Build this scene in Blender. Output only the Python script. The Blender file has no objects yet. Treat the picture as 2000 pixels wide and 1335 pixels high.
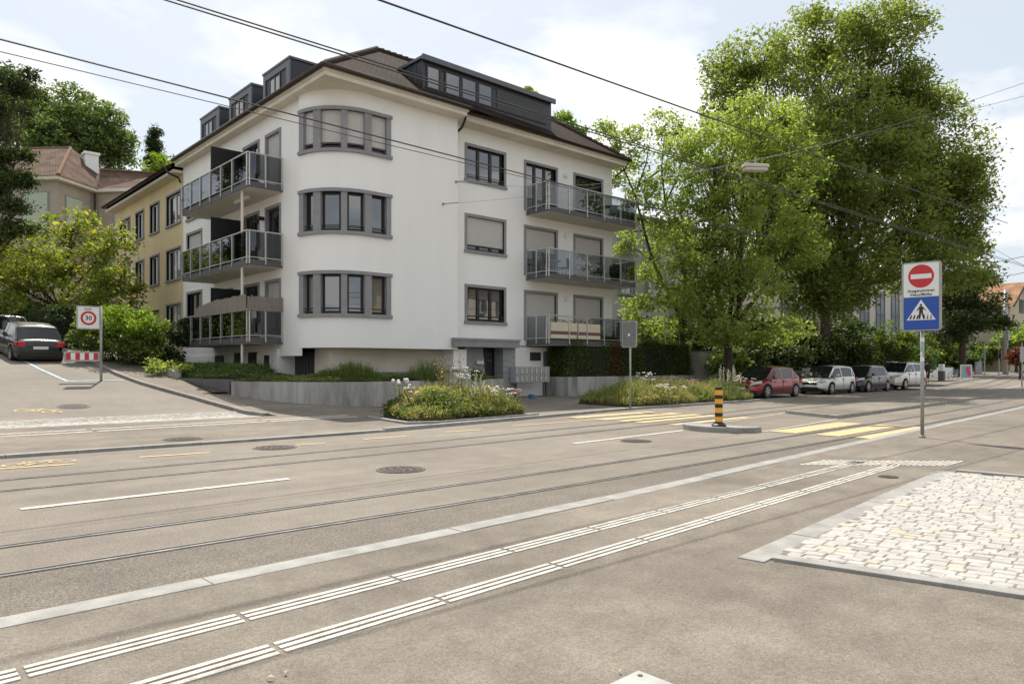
import bpy, math, random
import numpy as np
from mathutils import Vector, Matrix, Euler
R = math.radians
scene = bpy.context.scene
COL = scene.collection
rnd = random.Random(7)

# ------------------------------------------------------------------ camera
# world axes: +X runs along the tram street, +Y runs across it, towards the houses
CF = 1428.0; HZ = 714.0; CAMZ = 1.5
YAW = math.atan2(.6705, .7419)
FW = (math.sin(YAW), math.cos(YAW)); RT = (math.cos(YAW), -math.sin(YAW))
cam_d = bpy.data.cameras.new('camera'); cam = bpy.data.objects.new('camera', cam_d); COL.objects.link(cam)
cam.location = (0, 0, CAMZ); cam.rotation_euler = (R(90), 0, -YAW)
cam_d.sensor_width = 36; cam_d.lens = 36*CF/2000; cam_d.shift_y = (HZ-667.5)/2000
cam_d.clip_start = .05; cam_d.clip_end = 3000
scene.camera = cam

# ------------------------------------------------------------------ light
SUN_EL = R(57); SUN_DIR = Vector((.40*math.cos(SUN_EL), .9165*math.cos(SUN_EL), math.sin(SUN_EL)))
w = bpy.data.worlds.new('World'); scene.world = w; w.use_nodes = True
nt = w.node_tree; N = nt.nodes; L = nt.links; N.clear()
out = N.new('ShaderNodeOutputWorld'); bg = N.new('ShaderNodeBackground'); bg.inputs['Strength'].default_value = 1.0
sky = N.new('ShaderNodeTexSky'); sky.sky_type = 'NISHITA'; sky.sun_disc = False
sky.sun_elevation = SUN_EL; sky.sun_rotation = math.atan2(.40, .9165); sky.dust_density = 2.5; sky.air_density = 1.0
sm = N.new('ShaderNodeMix'); sm.data_type = 'RGBA'; sm.blend_type = 'MULTIPLY'; sm.inputs['Factor'].default_value = 1
sm.inputs['B'].default_value = (.10, .10, .10, 1)
L.new(sky.outputs['Color'], sm.inputs['A'])
tc = N.new('ShaderNodeTexCoord'); sep = N.new('ShaderNodeSeparateXYZ'); L.new(tc.outputs['Generated'], sep.inputs[0])
az = N.new('ShaderNodeMath'); az.operation = 'ADD'; az.inputs[1].default_value = .22; L.new(sep.outputs['Z'], az.inputs[0])
dx = N.new('ShaderNodeMath'); dx.operation = 'DIVIDE'; L.new(sep.outputs['X'], dx.inputs[0]); L.new(az.outputs[0], dx.inputs[1])
dy = N.new('ShaderNodeMath'); dy.operation = 'DIVIDE'; L.new(sep.outputs['Y'], dy.inputs[0]); L.new(az.outputs[0], dy.inputs[1])
cmb = N.new('ShaderNodeCombineXYZ'); L.new(dx.outputs[0], cmb.inputs[0]); L.new(dy.outputs[0], cmb.inputs[1])
nz = N.new('ShaderNodeTexNoise'); nz.inputs['Scale'].default_value = 1.55; nz.inputs['Detail'].default_value = 9; nz.inputs['Roughness'].default_value = .52
nz.inputs['Distortion'].default_value = .25
L.new(cmb.outputs[0], nz.inputs['Vector'])
cr = N.new('ShaderNodeValToRGB'); cr.color_ramp.elements[0].position = .47; cr.color_ramp.elements[1].position = .60
L.new(nz.outputs['Fac'], cr.inputs[0])
veil = N.new('ShaderNodeMix'); veil.data_type = 'RGBA'; veil.inputs['Factor'].default_value = .72
veil.inputs['B'].default_value = (.60, .648, .69, 1); L.new(sm.outputs['Result'], veil.inputs['A'])
cl = N.new('ShaderNodeMix'); cl.data_type = 'RGBA'; cl.inputs['B'].default_value = (.87, .865, .85, 1)
L.new(cr.outputs['Color'], cl.inputs['Factor']); L.new(veil.outputs['Result'], cl.inputs['A'])
L.new(cl.outputs['Result'], bg.inputs['Color']); L.new(bg.outputs[0], out.inputs[0])

sd = bpy.data.lights.new('sun', 'SUN'); sd.energy = 4.4; sd.angle = R(.6); sd.color = (1, .93, .82)
so = bpy.data.objects.new('sun', sd); COL.objects.link(so); so.rotation_euler = SUN_DIR.to_track_quat('Z', 'Y').to_euler(); so.location = (0, 0, 60)
scene.view_settings.view_transform = 'Standard'; scene.view_settings.look = 'None'
scene.view_settings.exposure = .50; scene.view_settings.gamma = 1
try:
    scene.cycles.max_bounces = 8; scene.cycles.transparent_max_bounces = 12
except Exception: pass

# ------------------------------------------------------------------ placing helpers
def P(px, py, D):
    a = (px-1000)/CF
    return Vector((D*(FW[0]+RT[0]*a), D*(FW[1]+RT[1]*a), CAMZ+(HZ-py)/CF*D))
def G(px, py, z=0.0):
    return P(px, py, CF*(CAMZ-z)/(py-HZ))
def sstep(a, b, x):
    t = np.clip((x-a)/(b-a), 0, 1); return t*t*(3-2*t)
GV = [-200, 17, 21, 24, 27, 30, 33, 36, 40, 60, 100, 160]
GH = [0, 0, .05, .25, .6, 1.0, 1.43, 1.82, 2.3, 3.6, 10, 22]
def H(u, v):
    g = float(np.interp(v, GV, GH))
    if v > 26: g = g+(min(g, 1.12)-g)*float(sstep(9.3, 11.2, u))*float(sstep(26, 30, v))
    return g*(1-float(sstep(11.5, 15.5, u))*(0 if v > 27 and u < 13 else 1)) + .02*max(0, min(u, 140)-52)
def onv(px, v):
    a = (px-1000)/CF; D = v/(FW[1]+RT[1]*a); return D*(FW[0]+RT[0]*a)
def onu(px, u):
    a = (px-1000)/CF; D = u/(FW[0]+RT[0]*a); return D*(FW[1]+RT[1]*a)

# ------------------------------------------------------------------ materials
def rgb(c): return (c[0], c[1], c[2], 1)
def mat(name, col, rough=.7, metal=0, var=.0, vscale=3.0, bump=0, bscale=60, col2=None, fine=0, fscale=80, spec=.5, streak=None):
    m = bpy.data.materials.new(name); m.use_nodes = True; t = m.node_tree; b = t.nodes['Principled BSDF']
    b.inputs['Roughness'].default_value = rough; b.inputs['Metallic'].default_value = metal
    b.inputs['Specular IOR Level'].default_value = spec
    tcn = t.nodes.new('ShaderNodeTexCoord'); src = tcn.outputs['Object']
    col2 = col2 or tuple(max(0, x*(1-var)) for x in col); c1 = tuple(min(1, x*(1+var*.5)) for x in col)
    n = t.nodes.new('ShaderNodeTexNoise'); n.inputs['Scale'].default_value = vscale; n.inputs['Detail'].default_value = 6
    n.inputs['Roughness'].default_value = .6
    if streak:
        mp = t.nodes.new('ShaderNodeMapping'); mp.inputs['Scale'].default_value = streak; t.links.new(src, mp.inputs[0]); t.links.new(mp.outputs[0], n.inputs['Vector'])
    else: t.links.new(src, n.inputs['Vector'])
    r = t.nodes.new('ShaderNodeValToRGB'); r.color_ramp.elements[0].position = .32; r.color_ramp.elements[1].position = .68
    r.color_ramp.elements[0].color = rgb(col2); r.color_ramp.elements[1].color = rgb(c1)
    t.links.new(n.outputs['Fac'], r.inputs[0]); last = r.outputs[0]
    if fine:
        f = t.nodes.new('ShaderNodeTexNoise'); f.inputs['Scale'].default_value = fscale; f.inputs['Detail'].default_value = 3
        t.links.new(src, f.inputs['Vector'])
        fr = t.nodes.new('ShaderNodeMapRange'); fr.inputs[1].default_value = .3; fr.inputs[2].default_value = .7
        fr.inputs[3].default_value = 1-fine; fr.inputs[4].default_value = 1+fine; t.links.new(f.outputs['Fac'], fr.inputs[0])
        mx = t.nodes.new('ShaderNodeMix'); mx.data_type = 'RGBA'; mx.blend_type = 'MULTIPLY'; mx.inputs['Factor'].default_value = 1
        t.links.new(last, mx.inputs['A']); t.links.new(fr.outputs[0], mx.inputs['B']); last = mx.outputs['Result']
    t.links.new(last, b.inputs['Base Color'])
    if bump:
        bn = t.nodes.new('ShaderNodeTexNoise'); bn.inputs['Scale'].default_value = bscale; bn.inputs['Detail'].default_value = 4
        t.links.new(src, bn.inputs['Vector']); bp = t.nodes.new('ShaderNodeBump'); bp.inputs['Strength'].default_value = bump
        bp.inputs['Distance'].default_value = .01; t.links.new(bn.outputs['Fac'], bp.inputs['Height']); t.links.new(bp.outputs[0], b.inputs['Normal'])
    return m
M = {}
def asphalt(name, base, spk=.28, big=.14, wheel=False):
    m = bpy.data.materials.new(name); m.use_nodes = True; t = m.node_tree; b = t.nodes['Principled BSDF']
    b.inputs['Roughness'].default_value = .85; b.inputs['Specular IOR Level'].default_value = .3
    ge = t.nodes.new('ShaderNodeNewGeometry'); src = ge.outputs['Position']
    def noise(s, d, vec=src, ro=.6):
        n = t.nodes.new('ShaderNodeTexNoise'); n.inputs['Scale'].default_value = s; n.inputs['Detail'].default_value = d; n.inputs['Roughness'].default_value = ro
        t.links.new(vec, n.inputs['Vector']); return n.outputs['Fac']
    def mr(x, a, c, lo, hi):
        k = t.nodes.new('ShaderNodeMapRange'); k.inputs[1].default_value = a; k.inputs[2].default_value = c; k.inputs[3].default_value = lo; k.inputs[4].default_value = hi
        t.links.new(x, k.inputs[0]); return k.outputs[0]
    def mul(x, y):
        k = t.nodes.new('ShaderNodeMath'); k.operation = 'MULTIPLY'; t.links.new(x, k.inputs[0]); t.links.new(y, k.inputs[1]); return k.outputs[0]
    f = mr(noise(105, 2), .32, .68, 1-spk, 1+spk)
    f = mul(f, mr(noise(38, 2), .32, .68, 1-spk*.42, 1+spk*.42))
    f = mul(f, mr(noise(.33, 5), .3, .7, 1-big, 1+big*.6))
    f = mul(f, mr(noise(2.6, 5, ro=.7), .3, .7, 1-big*.6, 1+big*.4))
    mp = t.nodes.new('ShaderNodeMapping'); mp.inputs['Scale'].default_value = (.05, 1.7, 1); t.links.new(src, mp.inputs[0])
    f = mul(f, mr(noise(1.0, 4, mp.outputs[0]), .35, .7, 1-big*.75 if wheel else 1-big*.25, 1.04))
    # cracks
    vo = t.nodes.new('ShaderNodeTexVoronoi'); vo.feature = 'DISTANCE_TO_EDGE'; vo.inputs['Scale'].default_value = .23
    wn = t.nodes.new('ShaderNodeTexNoise'); wn.inputs['Scale'].default_value = 1.5; wn.inputs['Detail'].default_value = 5; t.links.new(src, wn.inputs['Vector'])
    vm = t.nodes.new('ShaderNodeVectorMath'); vm.operation = 'ADD'; t.links.new(src, vm.inputs[0]); t.links.new(wn.outputs['Color'], vm.inputs[1])
    t.links.new(vm.outputs[0], vo.inputs['Vector']); f = mul(f, mr(vo.outputs['Distance'], .0, .003, .91, 1))
    mx = t.nodes.new('ShaderNodeMix'); mx.data_type = 'RGBA'; mx.blend_type = 'MULTIPLY'; mx.inputs['Factor'].default_value = 1
    mx.inputs['A'].default_value = rgb(base); t.links.new(f, mx.inputs['B']); t.links.new(mx.outputs['Result'], b.inputs['Base Color'])
    bp = t.nodes.new('ShaderNodeBump'); bp.inputs['Strength'].default_value = .55; bp.inputs['Distance'].default_value = .006
    t.links.new(noise(110, 3), bp.inputs['Height']); t.links.new(bp.outputs[0], b.inputs['Normal'])
    return m
M['road'] = asphalt('road_asphalt', (.208, .183, .154), .45, .2, True)
M['road_old'] = asphalt('worn_road_asphalt', (.160, .141, .118), .62, .2, True)
M['pave'] = asphalt('pavement_asphalt', (.192, .167, .138), .28, .32)
M['side'] = asphalt('side_street_asphalt', (.20, .179, .153), .3, .14)
M['earth'] = mat('earth', (.07, .075, .03), .95, var=.5, vscale=1.2, bump=.6, bscale=15)
M['soil'] = mat('soil', (.06, .045, .03), .95, var=.4, vscale=4, bump=.8, bscale=25)
M['kerb'] = mat('kerb_granite', (.275, .27, .255), .75, var=.28, vscale=4, fine=.16, fscale=130, bump=.2, bscale=90)
M['kerb_d'] = mat('kerb_stone_worn', (.215, .205, .19), .8, var=.3, vscale=4, fine=.2, fscale=90)
M['kerb_joint'] = mat('kerb_joint', (.19, .17, .14), .9, var=.3, vscale=6)
M['paint'] = mat('road_paint_white', (.50, .475, .425), .7, var=.35, vscale=9, fine=.16, fscale=90)
M['paint_y'] = mat('road_paint_yellow', (.53, .385, .20), .7, var=.25, vscale=7, fine=.25, fscale=70, col2=(.44, .33, .18))
M['paint_yf'] = mat('road_paint_yellow_faded', (.58, .42, .19), .8, var=.4, vscale=7, fine=.3, fscale=50, col2=(.34, .27, .17))
M['paint_b'] = mat('road_paint_blue', (.33, .50, .58), .8, var=.4, vscale=5, fine=.25, fscale=50, col2=(.26, .29, .30))
M['rail'] = mat('tram_rail_steel', (.42, .41, .40), .35, metal=.8, var=.4, vscale=6)
M['groove'] = mat('rail_groove', (.012, .011, .010), .9)
M['railbed'] = mat('rail_joint_bitumen', (.095, .083, .072), .85, var=.35, vscale=8)
M['iron'] = mat('cast_iron', (.085, .073, .064), .7, metal=.2, var=.4, vscale=8, fine=.4, fscale=60, bump=.5, bscale=70)
M['cobble'] = None
M['white'] = mat('white_render', (.86, .85, .82), .9, var=.03, vscale=.9, fine=.015, fscale=40, bump=.15, bscale=120, streak=(1.4, 1.4, .16))
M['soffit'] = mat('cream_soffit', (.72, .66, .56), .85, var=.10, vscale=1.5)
M['cream'] = mat('cream_render', (.66, .60, .52), .9, var=.08, vscale=1.0, bump=.1, bscale=120)
M['yellow'] = mat('yellow_render', (.68, .545, .32), .92, var=.10, vscale=.8, bump=.15, bscale=100, streak=(1, 1, .4))
M['gstone'] = mat('grey_window_stone', (.265, .265, .27), .75, var=.12, vscale=3, fine=.06, fscale=90)
M['gdark'] = mat('dark_grey_wall', (.12, .12, .12), .8, var=.15, vscale=2)
M['frame'] = mat('anthracite_frame', (.018, .017, .018), .45)
M['wframe'] = mat('white_frame', (.70, .69, .66), .5)
M['anth'] = mat('anthracite_metal_cladding', (.050, .052, .058), .42, metal=.35, var=.15, vscale=2)
M['anthf'] = mat('grey_metal_trim', (.11, .115, .125), .45, metal=.3)
M['black'] = mat('black_panel', (.009, .009, .011), .5)
M['copper'] = mat('brown_gutter', (.055, .038, .03), .5, metal=.4, var=.3)
M['steel'] = mat('stainless_rail', (.58, .57, .54), .35, metal=.6, var=.08)
M['galv'] = mat('galvanised_steel', (.36, .37, .36), .5, metal=.5, var=.16, vscale=8)
M['concrete'] = mat('concrete', (.42, .41, .39), .9, var=.22, vscale=1.9, fine=.10, fscale=60, bump=.25, bscale=40, col2=(.20, .195, .18), streak=(1.2, 1.2, .22))
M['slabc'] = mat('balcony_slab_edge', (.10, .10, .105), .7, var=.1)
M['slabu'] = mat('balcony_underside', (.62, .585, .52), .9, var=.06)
M['wire'] = mat('wire', (.03, .03, .032), .5, metal=.4)
M['tyre'] = mat('tyre', (.012, .012, .012), .8)
M['rim'] = mat('alloy_rim', (.42, .42, .44), .3, metal=.8)
M['trunk'] = mat('bark', (.075, .06, .045), .95, var=.5, vscale=5, bump=1, bscale=12, streak=(2, 2, .5))
M['trunk2'] = mat('plane_bark', (.10, .088, .065), .95, var=.5, vscale=4, col2=(.05, .043, .033))
M['plastic_y'] = mat('yellow_retroreflective', (.80, .38, .03), .4, var=.06)
M['plastic_k'] = mat('black_plastic', (.012, .012, .012), .45)
M['s_white'] = mat('sign_white', (.74, .74, .72), .4)
M['s_red'] = mat('sign_red', (.52, .02, .025), .4)
M['s_blue'] = mat('sign_blue', (.015, .075, .36), .4)
M['s_blk'] = mat('sign_black', (.012, .012, .012), .5)
M['wood'] = mat('weathered_cane', (.30, .265, .225), .9, var=.4, vscale=20, streak=(8, 8, .4))
M['ticket'] = mat('grey_cabinet', (.36, .38, .40), .6, var=.12)
M['blue'] = mat('blue_paint', (.03, .14, .32), .5)
M['skin'] = mat('skin', (.45, .28, .2), .6)
M['cloth'] = mat('dark_cloth', (.02, .025, .022), .9)
M['poster'] = mat('poster_orange', (.42, .17, .10), .6, var=.5, vscale=5)
M['pink'] = mat('pink_print', (.6, .07, .25), .6)
M['teal'] = mat('teal_print', (.25, .42, .42), .6)
M['green_m'] = mat('green_fabric', (.03, .12, .07), .8)
M['brown_r'] = mat('brown_stripe', (.16, .085, .075), .8)
M['beige'] = mat('beige_panel', (.62, .54, .42), .8, var=.06)
M['lamp'] = mat('lamp_cast', (.55, .50, .43), .55, var=.1)

def glass_mat(name, tint=(.012, .014, .017), ior=2.5, rough=.02):
    m = bpy.data.materials.new(name); m.use_nodes = True; b = m.node_tree.nodes['Principled BSDF']
    b.inputs['Base Color'].default_value = rgb(tint); b.inputs['Roughness'].default_value = rough
    b.inputs['IOR'].default_value = ior; b.inputs['Specular IOR Level'].default_value = .5
    t = m.node_tree; tcn = t.nodes.new('ShaderNodeTexCoord'); n = t.nodes.new('ShaderNodeTexNoise'); n.inputs['Scale'].default_value = .9; n.inputs['Detail'].default_value = 1
    t.links.new(tcn.outputs['Object'], n.inputs['Vector'])
    bp = t.nodes.new('ShaderNodeBump'); bp.inputs['Strength'].default_value = .05; bp.inputs['Distance'].default_value = .05
    t.links.new(n.outputs['Fac'], bp.inputs['Height']); t.links.new(bp.outputs[0], b.inputs['Normal'])
    return m
M['glass'] = glass_mat('window_glass')
M['glass_c'] = glass_mat('window_glass_curtain', (.16, .15, .135), 1.8)
M['carglass'] = glass_mat('car_glass', (.01, .011, .012), 1.5, .03)
def tinted(name, col, refl=.5):
    m = bpy.data.materials.new(name); m.use_nodes = True; t = m.node_tree; t.nodes.clear()
    o = t.nodes.new('ShaderNodeOutputMaterial'); tr = t.nodes.new('ShaderNodeBsdfTransparent'); tr.inputs[0].default_value = rgb(col)
    gl = t.nodes.new('ShaderNodeBsdfGlossy'); gl.inputs['Roughness'].default_value = .02; gl.inputs['Color'].default_value = (.9, .95, 1, 1)
    lw = t.nodes.new('ShaderNodeLayerWeight'); pw = t.nodes.new('ShaderNodeMath'); pw.operation = 'POWER'; pw.inputs[1].default_value = 4.5; t.links.new(lw.outputs['Facing'], pw.inputs[0]); fr = t.nodes.new('ShaderNodeMath'); fr.operation = 'MULTIPLY_ADD'; fr.inputs[1].default_value = .85; fr.inputs[2].default_value = .09; t.links.new(pw.outputs[0], fr.inputs[0])
    mx = t.nodes.new('ShaderNodeMixShader'); t.links.new(fr.outputs[0], mx.inputs[0]); t.links.new(tr.outputs[0], mx.inputs[1]); t.links.new(gl.outputs[0], mx.inputs[2])
    t.links.new(mx.outputs[0], o.inputs[0]); return m
M['bglass'] = tinted('smoked_balcony_glass', (.40, .42, .43))
M['bglass_d'] = tinted('dark_balcony_glass', (.15, .15, .15))
def shutter_mat(name, col, period=.055):
    m = mat(name, col, .6, var=.04); t = m.node_tree; b = t.nodes['Principled BSDF']
    tcn = t.nodes.new('ShaderNodeTexCoord'); w_ = t.nodes.new('ShaderNodeTexWave'); w_.bands_direction = 'Z'; w_.inputs['Scale'].default_value = 1/(period*3.18)
    w_.wave_profile = 'SIN'; t.links.new(tcn.outputs['Object'], w_.inputs['Vector'])
    bp = t.nodes.new('ShaderNodeBump'); bp.inputs['Strength'].default_value = .6; bp.inputs['Distance'].default_value = .012
    t.links.new(w_.outputs['Fac'], bp.inputs['Height']); t.links.new(bp.outputs[0], b.inputs['Normal']); return m
M['shutter'] = shutter_mat('roller_shutter', (.52, .50, .47))
M['louvre'] = shutter_mat('dark_louvre', (.05, .052, .05), .09)
def roof_mat(name, c1, c2, mortar, bw=.24, rh=.17):
    m = bpy.data.materials.new(name); m.use_nodes = True; t = m.node_tree; b = t.nodes['Principled BSDF']; b.inputs['Roughness'].default_value = .95; b.inputs['Specular IOR Level'].default_value = .12
    uv = t.nodes.new('ShaderNodeUVMap'); br = t.nodes.new('ShaderNodeTexBrick'); t.links.new(uv.outputs[0], br.inputs['Vector'])
    br.inputs['Color1'].default_value = rgb(c1); br.inputs['Color2'].default_value = rgb(c2); br.inputs['Mortar'].default_value = rgb(mortar)
    br.inputs['Scale'].default_value = 1; br.inputs['Brick Width'].default_value = bw; br.inputs['Row Height'].default_value = rh; br.inputs['Mortar Size'].default_value = .018
    br.inputs['Bias'].default_value = 0
    n = t.nodes.new('ShaderNodeTexNoise'); n.inputs['Scale'].default_value = .9; n.inputs['Detail'].default_value = 6; t.links.new(uv.outputs[0], n.inputs['Vector'])
    mr = t.nodes.new('ShaderNodeMapRange'); mr.inputs[1].default_value = .3; mr.inputs[2].default_value = .7; mr.inputs[3].default_value = .65; mr.inputs[4].default_value = 1.35
    t.links.new(n.outputs['Fac'], mr.inputs[0]); mx = t.nodes.new('ShaderNodeMix'); mx.data_type = 'RGBA'; mx.blend_type = 'MULTIPLY'; mx.inputs['Factor'].default_value = 1
    t.links.new(br.outputs['Color'], mx.inputs['A']); t.links.new(mr.outputs[0], mx.inputs['B']); t.links.new(mx.outputs['Result'], b.inputs['Base Color'])
    bp = t.nodes.new('ShaderNodeBump'); bp.inputs['Strength'].default_value = .8; bp.inputs['Distance'].default_value = .03; bp.invert = True
    t.links.new(br.outputs['Fac'], bp.inputs['Height']); t.links.new(bp.outputs[0], b.inputs['Normal']); return m
M['tiles'] = roof_mat('brown_roof_tiles', (.044, .026, .018), (.020, .0135, .010), (.01, .007, .006))
M['tiles_o'] = roof_mat('old_clay_tiles', (.17, .115, .085), (.12, .08, .062), (.06, .042, .033))
M['tiles_l'] = roof_mat('orange_clay_tiles', (.42, .24, .14), (.33, .19, .12), (.2, .12, .08))
def leaf_mat(name, cols, trans=.35, rough=.6):
    m = bpy.data.materials.new(name); m.use_nodes = True; t = m.node_tree; t.nodes.clear()
    o = t.nodes.new('ShaderNodeOutputMaterial'); at = t.nodes.new('ShaderNodeAttribute'); at.attribute_name = 'tint'
    r = t.nodes.new('ShaderNodeValToRGB'); e = r.color_ramp.elements; e[0].color = rgb(cols[0]); e[0].position = 0; e[1].color = rgb(cols[-1]); e[1].position = 1
    for i, c in enumerate(cols[1:-1]): q = e.new((i+1)/(len(cols)-1)); q.color = rgb(c)
    t.links.new(at.outputs['Fac'], r.inputs[0])
    d = t.nodes.new('ShaderNodeBsdfPrincipled'); d.inputs['Roughness'].default_value = rough; d.inputs['Specular IOR Level'].default_value = .35
    tl = t.nodes.new('ShaderNodeBsdfTranslucent'); mm = t.nodes.new('ShaderNodeMix'); mm.data_type = 'RGBA'; mm.blend_type = 'MULTIPLY'; mm.inputs['Factor'].default_value = 1
    mm.inputs['B'].default_value = (1.5, 1.6, .7, 1); t.links.new(r.outputs[0], mm.inputs['A']); t.links.new(mm.outputs['Result'], tl.inputs[0])
    t.links.new(r.outputs[0], d.inputs['Base Color']); mx = t.nodes.new('ShaderNodeMixShader'); mx.inputs[0].default_value = trans
    t.links.new(d.outputs[0], mx.inputs[1]); t.links.new(tl.outputs[0], mx.inputs[2]); t.links.new(mx.outputs[0], o.inputs[0]); return m
M['lf_plane'] = leaf_mat('plane_tree_leaves', [(.095, .125, .036), (.15, .19, .055), (.22, .25, .08), (.30, .315, .115)], .58)
M['lf_lime'] = leaf_mat('lime_green_leaves', [(.11, .165, .042), (.17, .232, .064), (.25, .30, .09), (.35, .37, .13)], .58)
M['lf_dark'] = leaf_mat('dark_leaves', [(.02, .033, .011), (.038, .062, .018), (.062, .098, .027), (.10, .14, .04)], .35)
M['lf_hedge'] = leaf_mat('hedge_leaves', [(.05, .08, .018), (.08, .12, .028), (.12, .165, .036), (.18, .22, .055)], .45)
M['lf_forest'] = leaf_mat('forest_leaves', [(.055, .085, .03), (.09, .13, .045), (.135, .18, .065), (.19, .23, .09)], .5)
M['lf_conif'] = leaf_mat('conifer_needles', [(.02, .036, .016), (.04, .062, .024), (.07, .10, .034), (.12, .15, .05)], .35)
M['lf_yel'] = leaf_mat('yellow_green_leaves', [(.09, .135, .022), (.16, .205, .036), (.25, .27, .055), (.40, .34, .09)], .55)
M['lf_brt'] = leaf_mat('bright_green_leaves', [(.06, .11, .01), (.12, .19, .018), (.20, .28, .03), (.30, .36, .05)], .45)
M['lf_red'] = leaf_mat('copper_red_leaves', [(.09, .02, .015), (.15, .04, .025), (.20, .06, .04)], .3)
M['lf_bed'] = leaf_mat('meadow_plants', [(.08, .115, .035), (.13, .165, .05), (.20, .225, .08), (.30, .28, .13), (.36, .30, .17), (.25, .17, .11)], .45)
M['lf_gard'] = leaf_mat('garden_plants', [(.045, .07, .02), (.08, .12, .03), (.14, .17, .045), (.22, .23, .09)], .3)
M['flower_w'] = mat('white_petals', (.72, .70, .64), .8)
M['flower_p'] = mat('pink_petals', (.40, .20, .22), .8)
M['flower_r'] = mat('red_petals', (.6, .05, .06), .8)
# ------------------------------------------------------------------ mesh helpers
def org(o): return Vector(o['_org']) if '_org' in o else Vector((0, 0, 0))
ORG = {}
def empty(name, loc, rz=0, rx=0):
    o = bpy.data.objects.new(name, None); COL.objects.link(o); o.location = loc; o.rotation_euler = (rx, 0, rz)
    o.empty_display_size = .3; ORG[o.name] = Vector(loc); return o
def tag(o, label=None, cat=None, group=None, kind=None):
    if label: o['label'] = label
    if cat: o['category'] = cat
    if group: o['group'] = group
    if kind: o['kind'] = kind
    return o
def ident(a, d, z): return (a, d, z)
class MB:
    def __init__(s): s.v = []; s.f = []; s.mi = []; s.uv = {}
    def quad(s, *p, m=0):
        i = len(s.v); s.v += [tuple(q) for q in p]; s.f.append(tuple(range(i, i+len(p)))); s.mi.append(m); return s
    def box(s, x0, x1, y0, y1, z0, z1, fn=None, n=1, m=0):
        fn = fn or ident
        xs = [x0+(x1-x0)*k/n for k in range(n+1)]
        i = len(s.v)
        for x in xs:
            for (y, z) in ((y0, z0), (y1, z0), (y1, z1), (y0, z1)): s.v.append(tuple(fn(x, y, z)))
        for k in range(n):
            a = i+4*k; b = a+4
            for j in range(4):
                j2 = (j+1) % 4; s.f.append((a+j, a+j2, b+j2, b+j)); s.mi.append(m)
        s.f.append((i, i+3, i+2, i+1)); s.mi.append(m); e = i+4*n; s.f.append((e, e+1, e+2, e+3)); s.mi.append(m); return s
    def tube(s, pts, r, n=6, m=0, cap=True):
        pts = [Vector(p) for p in pts]; rs = r if isinstance(r, (list, tuple)) else [r]*len(pts); i0 = len(s.v)
        for k, p in enumerate(pts):
            d = (pts[min(k+1, len(pts)-1)]-pts[max(k-1, 0)]); d = d.normalized() if d.length > 1e-6 else Vector((0, 0, 1))
            up = Vector((0, 0, 1)) if abs(d.z) < .9 else Vector((1, 0, 0)); a = d.cross(up).normalized(); b = d.cross(a).normalized()
            for j in range(n):
                t = 2*math.pi*j/n; s.v.append(tuple(p+(a*math.cos(t)+b*math.sin(t))*rs[k]))
        for k in range(len(pts)-1):
            for j in range(n):
                j2 = (j+1) % n; a = i0+k*n; b = a+n; s.f.append((a+j, a+j2, b+j2, b+j)); s.mi.append(m)
        if cap:
            s.f.append(tuple(i0+j for j in reversed(range(n)))); s.mi.append(m); e = i0+(len(pts)-1)*n; s.f.append(tuple(e+j for j in range(n))); s.mi.append(m)
        return s
    def lathe(s, c, prof, n=16, m=0, axis='z'):
        c = Vector(c); i0 = len(s.v)
        for (r, h) in prof:
            for j in range(n):
                t = 2*math.pi*j/n; q = (r*math.cos(t), r*math.sin(t), h)
                if axis == 'y': q = (q[0], h, q[1])
                if axis == 'x': q = (h, q[0], q[1])
                s.v.append(tuple(c+Vector(q)))
        for k in range(len(prof)-1):
            for j in range(n):
                j2 = (j+1) % n; a = i0+k*n; b = a+n; s.f.append((a+j, a+j2, b+j2, b+j)); s.mi.append(m)
        s.f.append(tuple(i0+j for j in reversed(range(n)))); s.mi.append(m); e = i0+(len(prof)-1)*n; s.f.append(tuple(e+j for j in range(n))); s.mi.append(m); return s
    def prism(s, poly, z0, z1, m=0, fn=None):
        fn = fn or (lambda x, y, z: (x, y, z)); i = len(s.v); n = len(poly)
        s.v += [tuple(fn(p[0], p[1], z0)) for p in poly]+[tuple(fn(p[0], p[1], z1)) for p in poly]
        s.f.append(tuple(i+j for j in reversed(range(n)))); s.mi.append(m); s.f.append(tuple(i+n+j for j in range(n))); s.mi.append(m)
        for j in range(n): j2 = (j+1) % n; s.f.append((i+j, i+j2, i+n+j2, i+n+j)); s.mi.append(m)
        return s
    def build(s, name, mats, parent=None, smooth=False, o_=None, label=None, bevel=0):
        if not isinstance(mats, (list, tuple)): mats = [mats]
        if parent is not None: o = ORG[parent.name]
        elif o_ is not None: o = Vector(o_)
        else:
            a = np.array(s.v); o = Vector(((a[:, 0].min()+a[:, 0].max())/2, (a[:, 1].min()+a[:, 1].max())/2, a[:, 2].min()))
        me = bpy.data.meshes.new(name); me.from_pydata([(q[0]-o.x, q[1]-o.y, q[2]-o.z) for q in s.v], [], s.f)
        for m in mats: me.materials.append(m)
        me.polygons.foreach_set('material_index', s.mi)
        if smooth: me.polygons.foreach_set('use_smooth', [True]*len(s.f))
        me.update()
        import bmesh
        bm = bmesh.new(); bm.from_mesh(me)
        bmesh.ops.recalc_face_normals(bm, faces=bm.faces); bm.to_mesh(me); bm.free()
        ob = bpy.data.objects.new(name, me); COL.objects.link(ob)
        if parent is not None: ob.parent = parent; 
        else: ob.location = o
        ORG[ob.name] = o
        if bevel:
            md = ob.modifiers.new('bevel', 'BEVEL'); md.width = bevel; md.segments = 2; md.limit_method = 'ANGLE'
        if label: ob['label'] = label
        return ob
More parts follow.
